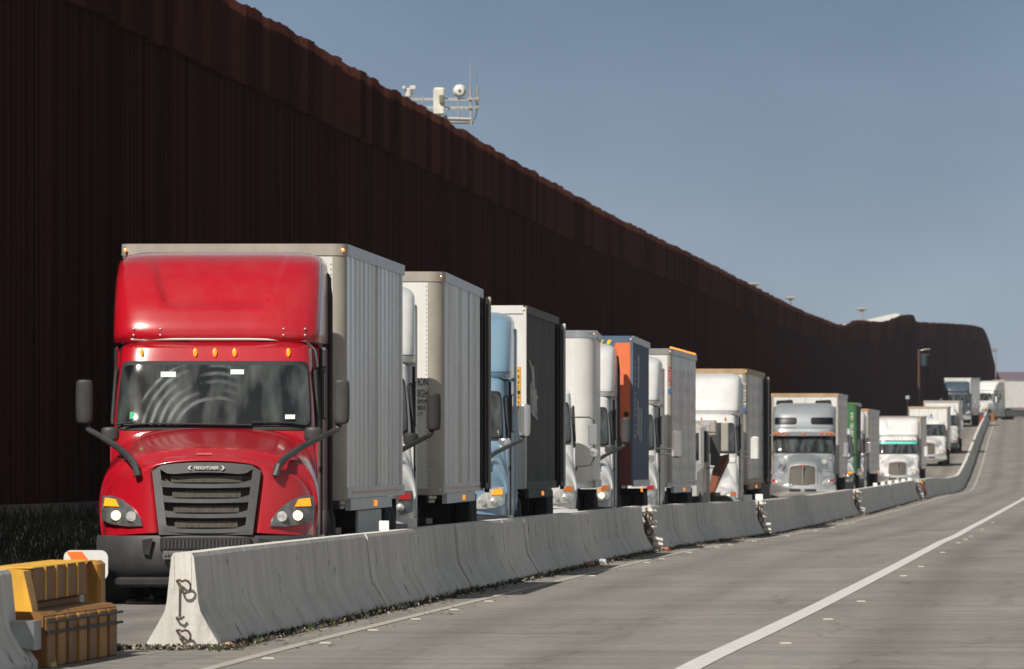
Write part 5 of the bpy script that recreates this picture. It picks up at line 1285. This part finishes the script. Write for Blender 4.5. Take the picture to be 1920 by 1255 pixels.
for p in (882, 895):
    for y in (187, 203):
        b = MB(); b.bbox(q(p-4,0)[0], q(p+4,0)[0], -1.0, -.8, q(0,y+3)[2], q(0,y-3)[2], .02); b.build('clamp', twm, r)

def light_pole(p, yt, yb, d, label):
    r = empty('light_pole', (px(p,d), d, GZ(d)), 0, label, 'light pole', 'high mast lights beyond the wall')
    zt = pz(yt, d)-GZ(d); sc = d/F
    b = MB(); b.tube([(0,0,0),(0,0,zt-.1)], [.14,.07], 8); b.build('pole', twm, r, True)
    b = MB(); hwid = 10*sc; b.bbox(-hwid, hwid, -.3, .3, zt-2*sc, zt+1.5*sc, .03); b.loft([[(-hwid*.8,-.2,zt-2*sc),(hwid*.8,-.2,zt-2*sc),(hwid*.8,.2,zt-2*sc),(-hwid*.8,.2,zt-2*sc)],[(-.12,-.1,zt-5*sc),(.12,-.1,zt-5*sc),(.12,.1,zt-5*sc),(-.12,.1,zt-5*sc)]], True, True); b.build('lamp_head', M['beige'], r)
light_pole(1415, 532, 0, 900, 'leftmost high mast light, its head barely clearing the top of the wall')
light_pole(1482, 558, 0, 1000, 'middle high mast light beyond the wall, with T shaped head on a short visible pole')
light_pole(1616, 579, 0, 1150, 'rightmost high mast light, standing by the pale arched roof beyond the wall')
# pale roof beyond the wall
D2 = 1300.
r = empty('warehouse', (px(1655,D2), D2+10, GZ(D2)), 0, 'pale arched warehouse roof showing as a thin sliver above the distant wall', 'building')
ox = px(1655, D2); pr = [(1560,612),(1590,606),(1622,601),(1645,595),(1665,590),(1685,586),(1700,590),(1712,600),(1712,640)]
b = MB(); a = [(px(p,D2)-ox, pz(y,D2)-GZ(D2)) for p, y in pr]
b.loft([[(x, yy, z) for x, z in a] + [(a[0][0], yy, a[-1][1]-2)] for yy in (0, 25)], True, True); b.build('roof', mat('pale_membrane_roof', (.62,.62,.60), .7), r)
b = MB(); b.box(a[0][0]+.3, a[-1][0]-.3, .2, 24.8, 0, a[-1][1]); b.build('wall', M['beige'], r)
# utility pole before the wall
d = 950.
r = empty('utility_pole', (px(1723,d), d, GZ(d)), 0, 'reddish brown utility pole with a dark transformer in front of the distant wall', 'pole')
zt = pz(655,d)-GZ(d)
b = MB(); b.tube([(0,0,0),(0,0,zt)], [.13,.10], 10); b.build('pole', mat('reddish_wood', (.10,.035,.025), .85), r, True)
b = MB(); b.box(-.2,.9,-.06,.06,zt-.5,zt-.38); b.build('cross_arm', M['frame'], r)
b = MB(); b.lathe_z([(0,.2),(.05,.26),(.9,.26),(.95,.15)], .42, 0, zt-1.4, 14); b.build('transformer', mat('dark_teal_transformer', (.025,.04,.05), .5), r, True)
b = MB(); b.tube([(.1,0,zt-.1),(.6,0,zt+.0)], .025, 6); b.bbox(.55,.95,-.1,.1,zt-.05,zt+.05,.02); b.build('lamp_head', M['alu'], r)
r = empty('roadside_lamp', (px(1702,860), 860, GZ(860)), 0, 'small pale lamp on a thin post left of the distant utility pole', 'lamp post')
zt = pz(746,860)-GZ(860)
b = MB(); b.tube([(0,0,0),(0,0,zt)], .05, 8); b.build('post', M['frame'], r); b = MB(); b.lathe_z([(-.15,.05),(-.1,.17),(.1,.17),(.16,.06)], 0,0,zt, 12); b.build('lamp_head', mat('pale_blue_lamp', (.35,.37,.42), .5), r, True)
r = empty('far_light_pole', (px(1867,1300), 1300, GZ(1300)), 0, 'thin faint light pole against the sky right of the end of the wall', 'light pole')
zt = pz(655,1300)-GZ(1300)
b = MB(); b.tube([(0,0,0),(0,0,zt)], .06, 6); b.build('pole', twm, r); b = MB(); b.bbox(-.45,.15,-.1,.1,zt-.3,zt+.15,.04); b.build('lamp_head', M['alu'], r)
# hills, the purple of distant haze put into their colour
b = MB(); xs = [-300+i*60 for i in range(40)]
rows = []
for (yy, f) in ((4200, 0), (4500, .75), (5000, 1), (6000, .6)):
    rows.append([(x, yy, f*(pz(697, 5000) + 2.0*noise.noise(Vector((x*.01, 3, 0)))) - (0 if f else 20)) for x in xs])
b.loft(rows, False); tag(b.build('hills', mat('haze_purple_hills', (.115,.075,.10), .95, scale=.01), None, True), kind='structure')

# thin haze over the whole length of the road
b = MB(); b.box(-950, 950, -70, 3400, -2.5, 45)
hz = b.build('haze', M['conc']); tag(hz, kind='stuff')
hm = bpy.data.materials.new('haze_air'); hm.use_nodes = True; t = hm.node_tree; t.nodes.clear()
o = t.nodes.new('ShaderNodeOutputMaterial'); v = t.nodes.new('ShaderNodeVolumePrincipled')
v.inputs['Color'].default_value = (.80, .86, 1.0, 1); v.inputs['Density'].default_value = .00006; v.inputs['Anisotropy'].default_value = .2
t.links.new(v.outputs[0], o.inputs['Volume']); hz.data.materials.clear(); hz.data.materials.append(hm)
import sys
for ob in bpy.data.objects:
    if 'label' in ob and len(ob['label'].split()) > 16: print('LONG', ob.name, len(ob['label'].split()), ob['label'], file=sys.stderr)
